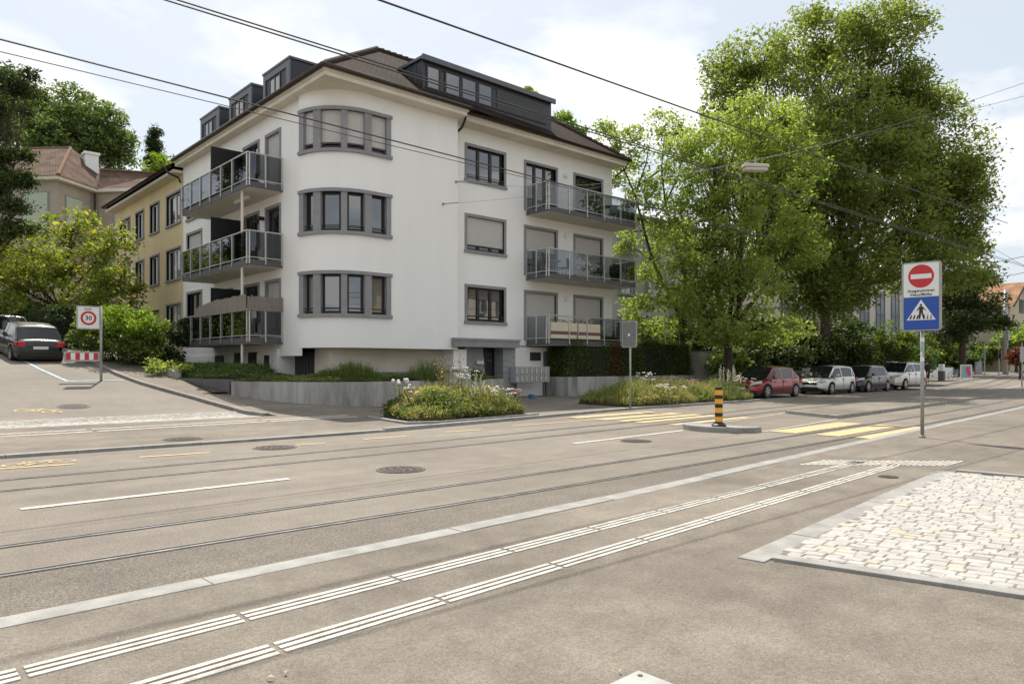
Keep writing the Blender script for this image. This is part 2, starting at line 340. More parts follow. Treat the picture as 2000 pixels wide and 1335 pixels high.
def copy_tree(o, parent=None):
    c = o.copy(); COL.objects.link(c); c.parent = parent
    for ch in list(o.children): copy_tree(ch, c)
    return c
def struct(o): o['kind'] = 'structure'; return o

# ------------------------------------------------------------------ foliage helpers
rng = np.random.default_rng(11)
def leaf_obj(name, C, S, T, m, parent=None, up=.35, extra=None, aspect=.5):
    n = len(C); nrm = rng.normal(size=(n, 3)); nrm[:, 2] = np.abs(nrm[:, 2])+up; nrm /= np.linalg.norm(nrm, axis=1)[:, None]
    t = rng.normal(size=(n, 3)); t -= nrm*(t*nrm).sum(1)[:, None]; t /= np.linalg.norm(t, axis=1)[:, None]; b = np.cross(nrm, t)
    S = S[:, None]; V = np.empty((n, 4, 3)); V[:, 0] = C+t*S*.5; V[:, 1] = C+b*S*aspect*.5+nrm*S*.08; V[:, 2] = C-t*S*.5; V[:, 3] = C-b*S*aspect*.5+nrm*S*.08
    return quads_obj(name, V, T, m, parent)
def quads_obj(name, V, T, m, parent=None):
    n = len(V); V = V.reshape(-1, 3)
    if parent is not None: o = np.array(ORG[parent.name])
    else: o = np.array([V[:, 0].mean(), V[:, 1].mean(), V[:, 2].min()])
    me = bpy.data.meshes.new(name); me.vertices.add(len(V)); me.vertices.foreach_set('co', (V-o).astype(np.float32).ravel())
    me.loops.add(n*4); me.loops.foreach_set('vertex_index', np.arange(n*4, dtype=np.int32)); me.polygons.add(n)
    me.polygons.foreach_set('loop_start', np.arange(0, n*4, 4, dtype=np.int32)); me.polygons.foreach_set('loop_total', np.full(n, 4, dtype=np.int32))
    me.materials.append(m); a = me.attributes.new('tint', 'FLOAT', 'FACE'); a.data.foreach_set('value', np.clip(T, 0, 1).astype(np.float32)); me.update(calc_edges=True)
    ob = bpy.data.objects.new(name, me); COL.objects.link(ob)
    if parent is not None: ob.parent = parent
    else: ob.location = o
    ORG[ob.name] = Vector(o); return ob
def lobes(ells, k=4, sh=.93):
    o_ = []
    for (c, rx, rz) in ells:
        o_.append((c, rx*sh, rz*sh))
        for j in range(k):
            d = Vector((rnd.gauss(0, 1), rnd.gauss(0, 1), rnd.gauss(.15, .9))).normalized(); q = rnd.uniform(.22, .42)
            o_.append((Vector(c)+Vector((d.x*rx, d.y*rx, d.z*rz))*rnd.uniform(.7, .98), rx*q, rz*q))
    return o_
def clumps_in(ells, dens, inner=.35):
    ells = lobes(ells)
    out_ = []
    for (c, rx, rz) in ells:
        n = max(6, int(dens*(rx*rx*rz)**(2/3)))
        d = rng.normal(size=(n, 3)); d /= np.linalg.norm(d, axis=1)[:, None]
        r = np.where(rng.random(n) < inner, rng.random(n)*.75, .78+.27*rng.random(n))[:, None]
        out_.append(np.array(c)+d*r*np.array([rx, rx, rz]))
    return np.concatenate(out_)
def leaves_of(cl, r, per, size, tvar=.16, tbase=.45, flat=.65):
    n = len(cl); k = rng.poisson(per, n)+1; idx = np.repeat(np.arange(n), k); d = rng.normal(size=(len(idx), 3)); d /= np.linalg.norm(d, axis=1)[:, None]
    rr = (rng.random(len(idx))**.45)[:, None]; rc = r*(.6+.8*rng.random(n))[idx][:, None]
    rc = rc*1.0; C = cl[idx]+d*rr*rc*np.array([1, 1, flat]); T = tbase+rng.normal(size=n)[idx]*tvar+rng.normal(size=len(idx))*.13
    S = size*(.5+1.0*rng.random(len(idx))); return C, S, T
def tree(name, label, cat, base, fork, ells, leaf, dens=9, cr=.7, per=26, size=.28, tr=.3, bark='trunk', limbs=True, tbase=.45, twigs=.35, group=None, lims=None, tvar=.16, inner=.35, aspect=.5):
    root = tag(empty(name, base), label, cat, group); cl = clumps_in(ells, dens, inner)
    C, S, T = leaves_of(cl, cr, per, size, tbase=tbase, tvar=tvar); leaf_obj('crown', C, S, T, M[leaf], root, aspect=aspect)
    b = MB(); base = Vector(base); fork = Vector(fork); mid = base.lerp(fork, .5)+Vector((.1, .05, 0))
    b.tube([base-Vector((0, 0, .3)), base+Vector((0, 0, .4)), mid, fork], [tr*1.5, tr*1.1, tr*.95, tr*.8], 10)
    if limbs:
        for (c, rx, rz) in ells:
            c = Vector(c); e = c+Vector((0, 0, rz*.3)); q = fork.lerp(c, .45)+Vector((rnd.uniform(-.6, .6), rnd.uniform(-.6, .6), -.25*abs((c-fork).length)*.3))
            b.tube([fork-Vector((0, 0, .3)), q, c, e], [tr*.62, tr*.42, tr*.24, tr*.08], 6)
            sub = cl[np.linalg.norm(cl-np.array(c), axis=1) < max(rx, rz)*1.1]
            for p in sub[rng.random(len(sub)) < twigs][:26]:
                p = Vector(p); s0 = q.lerp(c, rnd.random()); mm = s0.lerp(p, .5)+Vector((0, 0, .15)); b.tube([s0, mm, p], [tr*.16, tr*.1, tr*.03], 4, cap=False)
    for ln in (lims or []): 
        k = len(ln); ww = 1 if k > 4 else .45; b.tube(ln, [tr*ww*(.75-.62*i/(k-1)) for i in range(k)], 7)
    b.build('trunk', M[bark], root, smooth=True); return root
def E(px, py, D, rpx, rpy): return (P(px, py, D), rpx/CF*D, rpy/CF*D)
def grass_blades(pts, hmin, hmax, wd, tmean, lean=.35):
    n = len(pts); h = hmin+(hmax-hmin)*rng.random(n); a = rng.random(n)*6.283; d = np.stack([np.cos(a), np.sin(a), np.zeros(n)], 1); s = np.stack([-np.sin(a), np.cos(a), np.zeros(n)], 1)
    ln = (lean*rng.random(n)*h)[:, None]; V = np.empty((n, 4, 3)); hz = np.zeros((n, 3)); hz[:, 2] = h; w_ = wd*(.6+.8*rng.random(n))[:, None]
    V[:, 0] = pts-s*w_; V[:, 1] = pts+s*w_; V[:, 2] = pts+hz+d*ln+s*w_*.25; V[:, 3] = pts+hz*.98+d*ln-s*w_*.25
    return V, tmean+rng.normal(size=n)*.18

# ------------------------------------------------------------------ ground
def sheet(name, m, us, f0, f1, nv, dz, kind='structure', vs=None):
    b = MB(); rows = []
    for u in us:
        a, c = f0(u), f1(u); row = []
        for k in range(nv+1):
            v = a+(c-a)*k/nv; row.append((u, v, H(u, v)+dz))
        rows.append(row)
    for i in range(len(rows)-1):
        for k in range(nv): b.quad(rows[i][k], rows[i+1][k], rows[i+1][k+1], rows[i][k+1])
    o = b.build(name, m, o_=(0, 0, 0)); o['kind'] = kind; return o
def lin(a, b, st): n = max(1, int(round((b-a)/st))); return [a+(b-a)*k/n for k in range(n+1)]
def pl(pts): 
    xs = [p[0] for p in pts]; ys = [p[1] for p in pts]; return lambda u: float(np.interp(u, xs, ys))
def sm_pl(pts):
    f = pl(pts); return lambda u: (f(u-3)+f(u-1.5)+f(u)+f(u+1.5)+f(u+3))/5
near = sm_pl([(-60, 4.0), (-8, 4.95), (0, 5.1), (7.5, 5.42), (11.6, 5.86), (31.4, 7.2), (70, 11.5), (140, 24)])
far_a = pl([(-60, 14.6), (1.8, 14.3), (8.3, 14.1), (14.2, 14.9), (19.7, 15.72), (28.6, 15.9), (29.4, 18.9), (56, 19.4), (57, 17.8), (90, 21.8), (150, 34)])
U_ALL = lin(-40, 8, 2)+lin(8, 40, 1)[1:]+lin(40, 160, 4)[1:]
gs = MB(); gu = lin(-300, -40, 26)+lin(-40, 40, 1)[1:]+lin(40, 140, 4)[1:]+lin(140, 700, 40)[1:]; gv = lin(-300, -20, 20)+lin(-20, 60, 1)[1:]+lin(60, 700, 16)[1:]
def gg(u, v): return (u, v, H(u, v)-.07-(.06 if (u > 40 or u < -40 or v > 60) else 0))
rows = [[gg(u, v) for v in gv] for u in gu]
for i in range(len(gu)-1):
    for k in range(len(gv)-1): gs.quad(rows[i][k], rows[i+1][k], rows[i+1][k+1], rows[i][k+1])
struct(gs.build('ground', M['earth'], o_=(0, 0, 0)))
sheet('road', M['road'], U_ALL, near, lambda u: far_a(u)+.0, 10, 0)
NP = .035
sheet('near_pavement', M['pave'], U_ALL, lambda u: -30, lambda u: near(u)-.2, 8, NP)
kl = pl([(14, 8.8), (20.5, 8.75), (21, 8.62), (24.3, 8.57), (26.6, 8.16), (28.7, 7.75), (31, 7.5), (60, 6.6), (100, 5)])   # kerb of the side street, u as a function of v
b = MB()
for v0, v1 in zip(lin(19.9, 80, .6)[:-1], lin(19.9, 80, .6)[1:]):
    us0 = lin(-14, kl(v0), 3.0); us1 = [-14+(u+14)*(kl(v1)+14)/(kl(v0)+14) for u in us0]
    for k in range(len(us0)-1):
        b.quad((us0[k], v0, H(us0[k], v0)), (us0[k+1], v0, H(us0[k+1], v0)), (us1[k+1], v1, H(us1[k+1], v1)), (us1[k], v1, H(us1[k], v1)))
struct(b.build('side_street', M['side'], o_=(0, 0, 0)))
# far pavement: raised over the road, continuous across the mouth of the side street
FP = .05
b = MB()
def patchgrid(b, us, vs, dz, f=None):
    for i in range(len(us)-1):
        for k in range(len(vs)-1):
            q = [(us[i], vs[k]), (us[i+1], vs[k]), (us[i+1], vs[k+1]), (us[i], vs[k+1])]; q = [(f(*p) if f else p) for p in q]
            b.quad(*[(p[0], p[1], H(*p)+dz) for p in q])
patchgrid(b, lin(-40, 9.0, 1), lin(0, 1, .12), FP, lambda u, t: (u, far_a(u)+.16+(19.9-far_a(u)-.16)*t))
patchgrid(b, lin(9.0, 29.4, .68), lin(0, 1, .06), FP, lambda u, t: (u, far_a(u)+.16+(26.5-far_a(u)-.16)*t))
patchgrid(b, lin(29.4, 150, 2), lin(0, 1, .1), FP, lambda u, t: (u, far_a(u)+.16+(4.8+max(0, u-80)*.2)*t))
patchgrid(b, [0, .25, .5, .75, 1], lin(19.9, 80, .6), FP+.03, lambda t, v: (kl(v)+.14+(max(9.0, 11.4 if v > 26 else 9.0)-kl(v)-.14)*t, v))
patchgrid(b, lin(9.0, 11.4, .6), lin(26.4, 34, .6), FP+.026)
struct(b.build('far_pavement', M['pave'], o_=(0, 0, 0)))
def kerb(name, pts, wd, top, drop, m, joint=1.0):
    b = MB(); acc = 0
    for p, q in zip(pts[:-1], pts[1:]):
        p2, q2 = Vector(p), Vector(q); L_ = (q2-p2).length; n = max(1, int(round(L_/joint))); d = (q2-p2).normalized(); s = Vector((-d.y, d.x))*wd
        for k in range(n):
            a = p2.lerp(q2, k/n)+d*.003; c = p2.lerp(q2, (k+1)/n)-d*.003; j = rnd.uniform(-.003, .003)
            za, zc = H(a.x, a.y)+top+j, H(c.x, c.y)+top+j; i = len(b.v)
            for (w0, z0, z1) in ((a, za, zc),):
                b.v += [(a.x, a.y, za-drop), (a.x+s.x, a.y+s.y, za-drop), (a.x+s.x, a.y+s.y, za), (a.x, a.y, za), (c.x, c.y, zc-drop), (c.x+s.x, c.y+s.y, zc-drop), (c.x+s.x, c.y+s.y, zc), (c.x, c.y, zc)]
            for f in ((0, 1, 2, 3), (4, 7, 6, 5), (3, 2, 6, 7), (0, 3, 7, 4), (1, 5, 6, 2), (0, 4, 5, 1)): b.f.append(tuple(i+x for x in f)); b.mi.append(0)
    return struct(b.build(name, m, o_=(0, 0, 0), bevel=.006))
kerb('near_kerb', [(u, near(u)-.21) for u in lin(-40, 70, 2.2)], .21, NP+.006, .15, M['kerb'], 2.2)
kerb('far_kerb', [(u, far_a(u)+.0) for u in lin(-40, 9.0, 3)], .16, FP+.005, .15, M['kerb'], 1.0)
kerb('far_kerb', [(u, far_a(u)+.0) for u in lin(9.0, 28.6, 1.4)], .16, FP+.035, .18, M['kerb'], 1.4)
kerb('far_kerb', [(28.7, 15.95), (29.3, 18.85)]+[(u, far_a(u)) for u in lin(29.6, 56, 3.3)]+[(57, 17.8)]+[(u, far_a(u)) for u in lin(58, 110, 4)], .16, FP+.035, .18, M['kerb'], 1.6)
kerb('side_street_kerb', [(kl(v), v) for v in reversed(lin(20.2, 60, 1.2))], .15, FP+.06, .25, M['kerb_d'], 1.2)
r1 = sm_pl([(-60, 6.9), (-15, 7.3), (.9, 7.36), (4.2, 7.25), (7.8, 7.31), (14.8, 7.55), (25, 8.05), (36, 8.9), (60, 11.9), (140, 25)])
sheet('road_edge', M['road_old'], U_ALL[:60], lambda u: near(u)+.002, lambda u: r1(u)-1.09, 2, .0025)
# rails
def ribbon(name, f, off0, off1, us, dz, m):
    b = MB()
    for a, c in zip(us[:-1], us[1:]): b.quad((a, f(a)+off0, H(a, f(a))+dz), (c, f(c)+off0, H(c, f(c))+dz), (c, f(c)+off1, H(c, f(c))+dz), (a, f(a)+off1, H(a, f(a))+dz))
    return b
r3 = sm_pl([(-60, 11.2), (-10, 11.45), (1.4, 11.58), (6.8, 11.68), (12.5, 12.07), (20, 12.75), (27, 13.4), (34, 13.9), (60, 16.2), (140, 29)])
def U2(a=-40, c=150): return lin(a, 60, 1.5)+lin(60, c, 4)[1:]
for nm, f, o_ in (('tram_rail', r1, 0), ('tram_rail', r1, -1.0), ('tram_rail', r3, 0), ('tram_rail', r3, -1.0)):
    k = MB(); us = U2()
    for (a, c, dz, mi) in ((-.068, .062, .003, 2), (-.050, -.014, .008, 0), (-.014, .036, .0075, 1), (.036, .048, .008, 0)):
        q = ribbon('', f, o_+a, o_+c, us, dz, None); i = len(k.v); k.v += q.v; k.f += [tuple(x+i for x in g) for g in q.f]; k.mi += [mi]*len(q.f)
    struct(k.build(nm, [M['rail'], M['groove'], M['railbed']], o_=(0, 0, 0)))
# painted marks
def flat(b, pts, dz=.008, m=0): b.quad(*[(p[0], p[1], H(p[0], p[1])+dz) for p in pts], m=m)
def strip(b, p, q, wd, dz=.008, m=0, seg=2.0):
    p, q = Vector(p), Vector(q); d = (q-p).normalized(); s = Vector((-d.y, d.x))*wd/2; n = max(1, int((q-p).length/seg))
    for k in range(n): a = p.lerp(q, k/n); c = p.lerp(q, (k+1)/n); flat(b, [a-s, c-s, c+s, a+s], dz, m)
b = MB(); strip(b, (1.31, 9.10), (4.3, 9.17), .13); strip(b, (10.3, 9.64), (14.3, 9.90), .13); strip(b, (-8.5, 8.9), (-5, 8.95), .13)
strip(b, (30, 11.35), (60, 13.9), .1, seg=3); strip(b, (44, 15.6), (70, 18.2), .1, seg=3)
struct(b.build('road_marking_white', M['paint'], o_=(0, 0, 0)))
b = MB()
def gy(px, py): g = G(px, py); return (g.x, g.y)
for (a, c) in (((-150, 926), (145, 906)), ((272, 893), (410, 884)), ((577, 869), (635, 866)), ((710, 858), (795, 852)), ((870, 844), (942, 839)), ((1000, 832), (1165, 819))): strip(b, gy(*a), gy(*c), .11)
struct(b.build('road_marking_yellow', M['paint_y'], o_=(0, 0, 0)))
b = MB()
for (v0, v1) in ((7.78, 8.42), (6.84, 7.36), (6.06, 6.52)):
    for (x0, x1) in ((15.5, 19.4),):
        for s0, s1 in zip(lin(x0, x1, 1.3)[:-1], lin(x0, x1, 1.3)[1:]): flat(b, [(s0, v0+(s0-15.5)*.04), (s1, v0+(s1-15.5)*.04), (s1, v1+(s1-15.5)*.04), (s0, v1+(s0-15.5)*.04)], .011)
for (v0, v1) in ((14.2, 14.65), (13.2, 13.65), (12.5, 12.85), (11.9, 12.25), (10.85, 11.15)):
    flat(b, [(15.4, v0), (19.3, v0+.15), (19.3, v1+.15), (15.4, v1)], .011)
struct(b.build('zebra_crossing_yellow', M['paint_y'], o_=(0, 0, 0)))
def bike_mark(name, cx, cy, s, rot, m):
    b = MB(); c_, s_ = math.cos(rot), math.sin(rot)
    def T(x, y): return (cx+(x*c_-y*s_)*s, cy+(x*s_+y*c_)*s)
    for wx in (-.55, .55):
        for k in range(20):
            a0, a1 = k*math.pi/10, (k+1)*math.pi/10; flat(b, [T(wx+.36*math.cos(a0), .36*math.sin(a0)), T(wx+.36*math.cos(a1), .36*math.sin(a1)), T(wx+.28*math.cos(a1), .28*math.sin(a1)), T(wx+.28*math.cos(a0), .28*math.sin(a0))], .009)
    for (p, q) in (((-.55, 0), (-.2, .5)), ((-.2, .5), (.35, .45)), ((.35, .45), (-.05, -.02)), ((-.05, -.02), (-.2, .5)), ((.55, 0), (.35, .6)), ((-.55, 0), (-.05, -.02)), ((.25, .62), (.45, .6)), ((-.32, .56), (-.1, .56))):
        strip(b, T(*p), T(*q), .07*s, .0095)
    return struct(b.build(name, m, o_=(0, 0, 0)))
bike_mark('bicycle_marking_yellow', 3.84, 23.8, .7, -YAW, M['paint_yf'])
bike_mark('bicycle_marking_yellow', 2.15, 13.2, .55, R(5), M['paint_yf'])
b = MB(); pts = [(5.1, 36), (5.3, 32.6), (5.65, 29.6)]
for p, q in zip(pts[:-1], pts[1:]): strip(b, p, q, .12, .012, seg=.7)
strip(b, (5.65, 29.6), (7.5, 29.75), .12, .013, seg=.7)
struct(b.build('parking_marking_blue', M['paint_b'], o_=(0, 0, 0)))
# tactile guide lines on both pavements
b = MB()
def tactile(fv, u0, u1, seg, gap, offs, wd, dz):
    u = u0
    while u < u1:
        e = min(u+seg-gap, u1)
        for i, o2 in enumerate(offs):
            sh = .0
            for s0, s1 in zip(lin(u, e, .6)[:-1], lin(u, e, .6)[1:]):
                i0 = len(b.v); a0, a1 = fv(s0)+o2, fv(s1)+o2; z = dz; hz = H(s0, a0)
                b.box(0, 1, 0, 1, 0, 1, fn=lambda x, y, zz: (s0+sh+(s1-s0)*x, (a0 if x < .5 else a1)+(y-.5)*wd, hz+z+(zz-1)*.02))
        u += seg
tactile(lambda u: 4.15+.052*(u-.6), -1.55, 11.4, 1.085, .032, (.064, 0, -.064), .036, NP+.007)
tactile(lambda u: 3.63+.06*(u-1.7), -.55, 11.5, 1.1, .032, (.064, 0, -.064), .036, NP+.007)
ga, gb_ = G(1588, 903, NP), G(1862, 905, NP)
for k in range(24):
    q = ga.lerp(gb_, k/23); b.box(q.x-.40, q.x+.40, q.y-.019, q.y+.019, NP-.01, NP+.007)
tactile(lambda u: 18.05+.045*u, -20, 10.6, 4.0, .1, (.27, -.27), .16, FP+.010)
for (x, y) in ((11.0, 18.6), (11.0, 19.05)):
    for k in range(2): b.box(x+k*.46, x+k*.46+.44, y-.1, y+.32, FP-.02, FP+.008)
struct(b.build('tactile_guide_lines', M['paint'], o_=(0, 0, 0)))
# manholes
def manhole(u, v, r, dz, nm='manhole_cover'):
    b = MB(); z = H(u, v)+dz; b.lathe((u, v, z), [(r, -.02), (r, .006), (r-.03, .007), (r-.035, .004)], 32)
    for k in range(-6, 7):
        y = k*r/7.5; x = math.sqrt(max(0, (r*.86)**2-y*y))
        n = max(1, int(x*2/.11))
        for j in range(n): x0 = -x+2*x*j/n; b.box(u+x0+.01, u+x0+2*x/n-.012, v+y-r/22, v+y+r/22, z+.003, z+.010)
    h0 = H(u, v); b.v = [(q[0], q[1], q[2]+H(q[0], q[1])-h0+.004) for q in b.v]; return struct(b.build(nm, M['iron'], o_=(u, v, z)))
for (px, py, wpx, dz) in ((783, 917, 96, 0), (537, 874, 82, 0), (358, 857, 74, FP), (1242, 861, 62, 0), (1735, 931, 36, NP)):
    g = G(px, py, dz); D = CF*(CAMZ-dz)/(py-HZ); manhole(g.x, g.y, wpx/2/CF*D, dz+.001)
manhole(4.84, 24.5, .42, .002)
# cobbles
def cobbles(name, inside, u0, u1, v0, v1, sx, sy, dz, cols, tf=None, big=1):
    b = MB(); v = v0; row = 0; tf = tf or (lambda x, y: (x, y))
    while v < v1:
        u = u0+(row % 2)*sx*.5+rnd.uniform(-.03, .03); h_ = sy*rnd.uniform(.9, 1.1)
        while u < u1:
            w_ = sx*rnd.uniform(.72, 1.25)
            if inside(*tf(u+w_/2, v+h_/2)):
                mi = rnd.choices(range(len(cols)), [9, 7, 2.2, 1.6, .25][:len(cols)])[0]; z = H(*tf(u, v))+dz+rnd.uniform(-.003, .003); g_ = .0035; c = .008; jx = lambda: rnd.uniform(-.004, .004)
                i = len(b.v); x0, x1, y0, y1 = u+g_+jx(), u+w_-g_+jx(), v+g_+jx(), v+h_-g_+jx(); tz = [z+rnd.uniform(-.003, .003) for _ in range(4)]
                b.v += [(x0, y0, z-.05), (x1, y0, z-.05), (x1, y1, z-.05), (x0, y1, z-.05), (x0, y0, z-.006), (x1, y0, z-.006), (x1, y1, z-.006), (x0, y1, z-.006), (x0+c, y0+c, tz[0]), (x1-c, y0+c, tz[1]), (x1-c, y1-c, tz[2]), (x0+c, y1-c, tz[3])]
                for f in ((0, 1, 5, 4), (1, 2, 6, 5), (2, 3, 7, 6), (3, 0, 4, 7), (4, 5, 9, 8), (5, 6, 10, 9), (6, 7, 11, 10), (7, 4, 8, 11), (8, 9, 10, 11)): b.f.append(tuple(i+x for x in f)); b.mi.append(mi)
            u += w_
        v += h_; row += 1
    b.v = [(*tf(q[0], q[1]), q[2]) for q in b.v]; return struct(b.build(name, cols, o_=(0, 0, 0)))
CC = [mat('cobble_pale', (.41, .395, .37), .85, var=.22, vscale=9, fine=.12, fscale=70), mat('cobble_cream', (.385, .365, .335), .85, var=.16, vscale=9, fine=.12, fscale=70),
      mat('cobble_grey', (.39, .375, .35), .85, var=.2, vscale=9, fine=.15, fscale=70), mat('cobble_warm', (.44, .385, .31), .8, var=.2, vscale=9, fine=.15, fscale=70), mat('cobble_dark', (.28, .27, .255), .8, var=.2, vscale=9)]
# planter paving beside the near pavement: corner points measured on the ground
A_ = G(1505, 1093, NP); B_ = G(1862, 924, NP)
ev = Vector((B_.x-A_.x, B_.y-A_.y)).normalized(); wv = Vector((ev.y, -ev.x))
LEN = (Vector((B_.x, B_.y))-Vector((A_.x, A_.y))).length
def loc2(u, v): d = Vector((u-A_.x, v-A_.y)); return d.dot(ev), d.dot(wv)
SK = .12
def in_near(u, v): a, c = loc2(u, v); return c*SK+.10 < a < LEN+.03-c*SK*.2 and .0 < c < 7
b = MB(); q = [Vector((A_.x, A_.y))+ev*a+wv*c for a, c in ((0, 0), (LEN, 0), (LEN-.2*SK*7, 7), (7*SK, 7))]; b.quad(*[(p.x, p.y, NP+.013) for p in q]); struct(b.build('paving_joints', M['kerb_joint'], o_=(0, 0, 0)))
cobbles('cobblestones', in_near, -.2, 7.2, -.4, 7.6, .135, .112, NP+.020, CC, tf=lambda x, y: (A_.x+ev.x*(y+x*SK)+wv.x*x, A_.y+ev.y*(y+x*SK)+wv.y*x))
def pt2(a, c): p = Vector((A_.x, A_.y))+ev*a+wv*c; return (p.x, p.y)
kerb('planter_kerb', [pt2(-.12, -.0), pt2(LEN+.1, 0)], .21, NP+.012, .1, M['kerb'], 1.05)
kerb('planter_kerb', [pt2(7*SK-.02, 7), pt2(-.02, .02)], -.13, NP+.028, .1, M['kerb'], 1.6)
kerb('planter_kerb', [pt2(LEN+.03, 0.02), pt2(LEN+.03-.2*SK*7, 7)], .11, NP+.05, .1, M['kerb'], 1.1)
cobbles('cobblestones', lambda u, v: u < kl(v)-.05, -16, 9, 19.95, 21.9, .2, .14, .018, CC)
b = MB(); patchgrid(b, lin(-16, 8.6, 1), lin(19.93, 21.92, .5), .006); struct(b.build('paving_joints', M['kerb_joint'], o_=(0, 0, 0)))
b = MB(); patchgrid(b, lin(6.6, 8.3, .5), lin(22.7, 24.6, .6), .006, lambda u, v: (u, v)); 
# traffic islands
def island(name, pts, top, m_top, m_side):
    n = len(pts); b = MB(); cx = sum(p[0] for p in pts)/n; cy = sum(p[1] for p in pts)/n
    inner = [(p[0]+(cx-p[0])*.0+ (cx-p[0])/max(1e-6, math.hypot(cx-p[0], cy-p[1]))*.17, p[1]+(cy-p[1])/max(1e-6, math.hypot(cx-p[0], cy-p[1]))*.17) for p in pts]
    for i in range(n):
        j = (i+1) % n; p, q, r_, s_ = pts[i], pts[j], inner[j], inner[i]; hz = H(*p)
        b.quad((p[0], p[1], hz-.05), (q[0], q[1], hz-.05), (q[0], q[1], hz+top), (p[0], p[1], hz+top), m=0)
        b.quad((p[0], p[1], hz+top), (q[0], q[1], hz+top), (r_[0], r_[1], hz+top), (s_[0], s_[1], hz+top), m=0)
    b.quad(*[(p[0], p[1], H(*p)+top-.004) for p in inner], m=1)
    return struct(b.build(name, [m_side, m_top], o_=(0, 0, 0)))
tip = []
for k in range(13):
    a = math.pi*.5+math.pi*k/12; tip.append((15.15+.80*math.cos(a), 9.42+.95*math.sin(a)))
tip = tip+[(15.3, 8.5), (15.3, 10.34)]
island('traffic_island', tip, .12, M['kerb'], M['kerb'])
b = MB(); strip(b, (15.3, 8.48), (20.6, 9.12), .07); strip(b, (15.35, 10.36), (21.8, 11.3), .07); struct(b.build('road_marking_white', M['paint'], o_=(0, 0, 0)))
island('tram_island', [(20.6, 9.15), (25, 9.42), (30, 9.75), (39, 10.45), (52, 12.0), (52, 13.2), (40, 12.6), (30, 11.95), (25, 11.5), (21.8, 11.3)], .10, M['pave'], M['kerb'])
# fallen leaves
lp = [(232, 1252), (558, 1318), (528, 1328), (868, 1166), (1118, 960), (1532, 1158), (1210, 1315), (330, 1050), (900, 1010), (700, 1225), (430, 855), (380, 770), (360, 765)]
b = MB()
for (px, py) in lp:
    g = G(px, py, NP); s_ = rnd.uniform(.010, .022); a = rnd.random()*6.3; z = H(g.x, g.y)+NP+.012
    dx_, dy_ = math.cos(a)*s_, math.sin(a)*s_; b.quad((g.x-dx_, g.y-dy_, z), (g.x+dy_*.5, g.y-dx_*.5, z+.012), (g.x+dx_, g.y+dy_, z+.004), (g.x-dy_*.5, g.y+dx_*.5, z+.014))
tag(b.build('fallen_leaves', mat('dry_leaf', (.5, .40, .25), .8, var=.4, vscale=30), o_=(0, 0, 0)), 'small dry leaves scattered on the near pavement', 'leaves', kind='stuff')

# pale metal access plate in the foreground
c0 = G(1247, 1313, NP); c1 = G(1200, 1335, NP); c2 = G(1304, 1335, NP); d1 = (c1-c0).normalized()*.6; d2 = (c2-c0).normalized()*.6
b = MB(); b.prism([(c0.x, c0.y), ((c0+d1).x, (c0+d1).y), ((c0+d1+d2).x, (c0+d1+d2).y), ((c0+d2).x, (c0+d2).y)], NP-.02, NP+.012)
q = c0+d1*.07+d2*.07; b.lathe((q.x, q.y, NP+.012), [(.014, 0), (.012, .003)], 12, m=1); struct(b.build('access_cover', [M['galv'], M['iron']], o_=(0, 0, 0)))
# ------------------------------------------------------------------ white corner apartment building
UL, VF, VC, UB, UR, VE = 13.2, 25.6, 24.95, 13.05, 30.4, 40.9
BR = 1.95; BCX, BCY = 15.0, 26.9
ZS = 12.1
def bay(s, d, z):
    if s < 0: return (UB-d, BCY-s, z)
    if s > BR*math.pi/2: return (BCX+(s-BR*math.pi/2), VC-d, z)
    a = math.pi+s/BR; r = BR+d; return (BCX+r*math.cos(a), BCY+r*math.sin(a), z)
def front(a, d, z): return (a, VF-d, z)
def left(a, d, z): return (UL-d, a, z)
def holes(mb, fn, a0, a1, z0, z1, ops, depth=.22, n=1, m=0, mr=0):
    xs = sorted({a0, a1, *[o[0] for o in ops], *[o[1] for o in ops]}); zs = sorted({z0, z1, *[o[2] for o in ops], *[o[3] for o in ops]})
    for x0, x1 in zip(xs[:-1], xs[1:]):
        k_ = max(1, int(math.ceil((x1-x0)/n))) if n != 1 else 1
        for y0, y1 in zip(zs[:-1], zs[1:]):
            cx, cz = (x0+x1)/2, (y0+y1)/2
            if any(o[0] < cx < o[1] and o[2] < cz < o[3] for o in ops): continue
            for j in range(k_):
                p, q = x0+(x1-x0)*j/k_, x0+(x1-x0)*(j+1)/k_; mb.quad(fn(p, 0, y0), fn(q, 0, y0), fn(q, 0, y1), fn(p, 0, y1), m=m)
    for o in ops:
        mb.quad(fn(o[0], 0, o[2]), fn(o[0], -depth, o[2]), fn(o[0], -depth, o[3]), fn(o[0], 0, o[3]), m=mr); mb.quad(fn(o[1], 0, o[2]), fn(o[1], -depth, o[2]), fn(o[1], -depth, o[3]), fn(o[1], 0, o[3]), m=mr)
        k_ = max(1, int(math.ceil((o[1]-o[0])/n))) if n != 1 else 1
        for j in range(k_):
            p, q = o[0]+(o[1]-o[0])*j/k_, o[0]+(o[1]-o[0])*(j+1)/k_
            for z in (o[2], o[3]): mb.quad(fn(p, 0, z), fn(q, 0, z), fn(q, -depth, z), fn(p, -depth, z), m=mr)
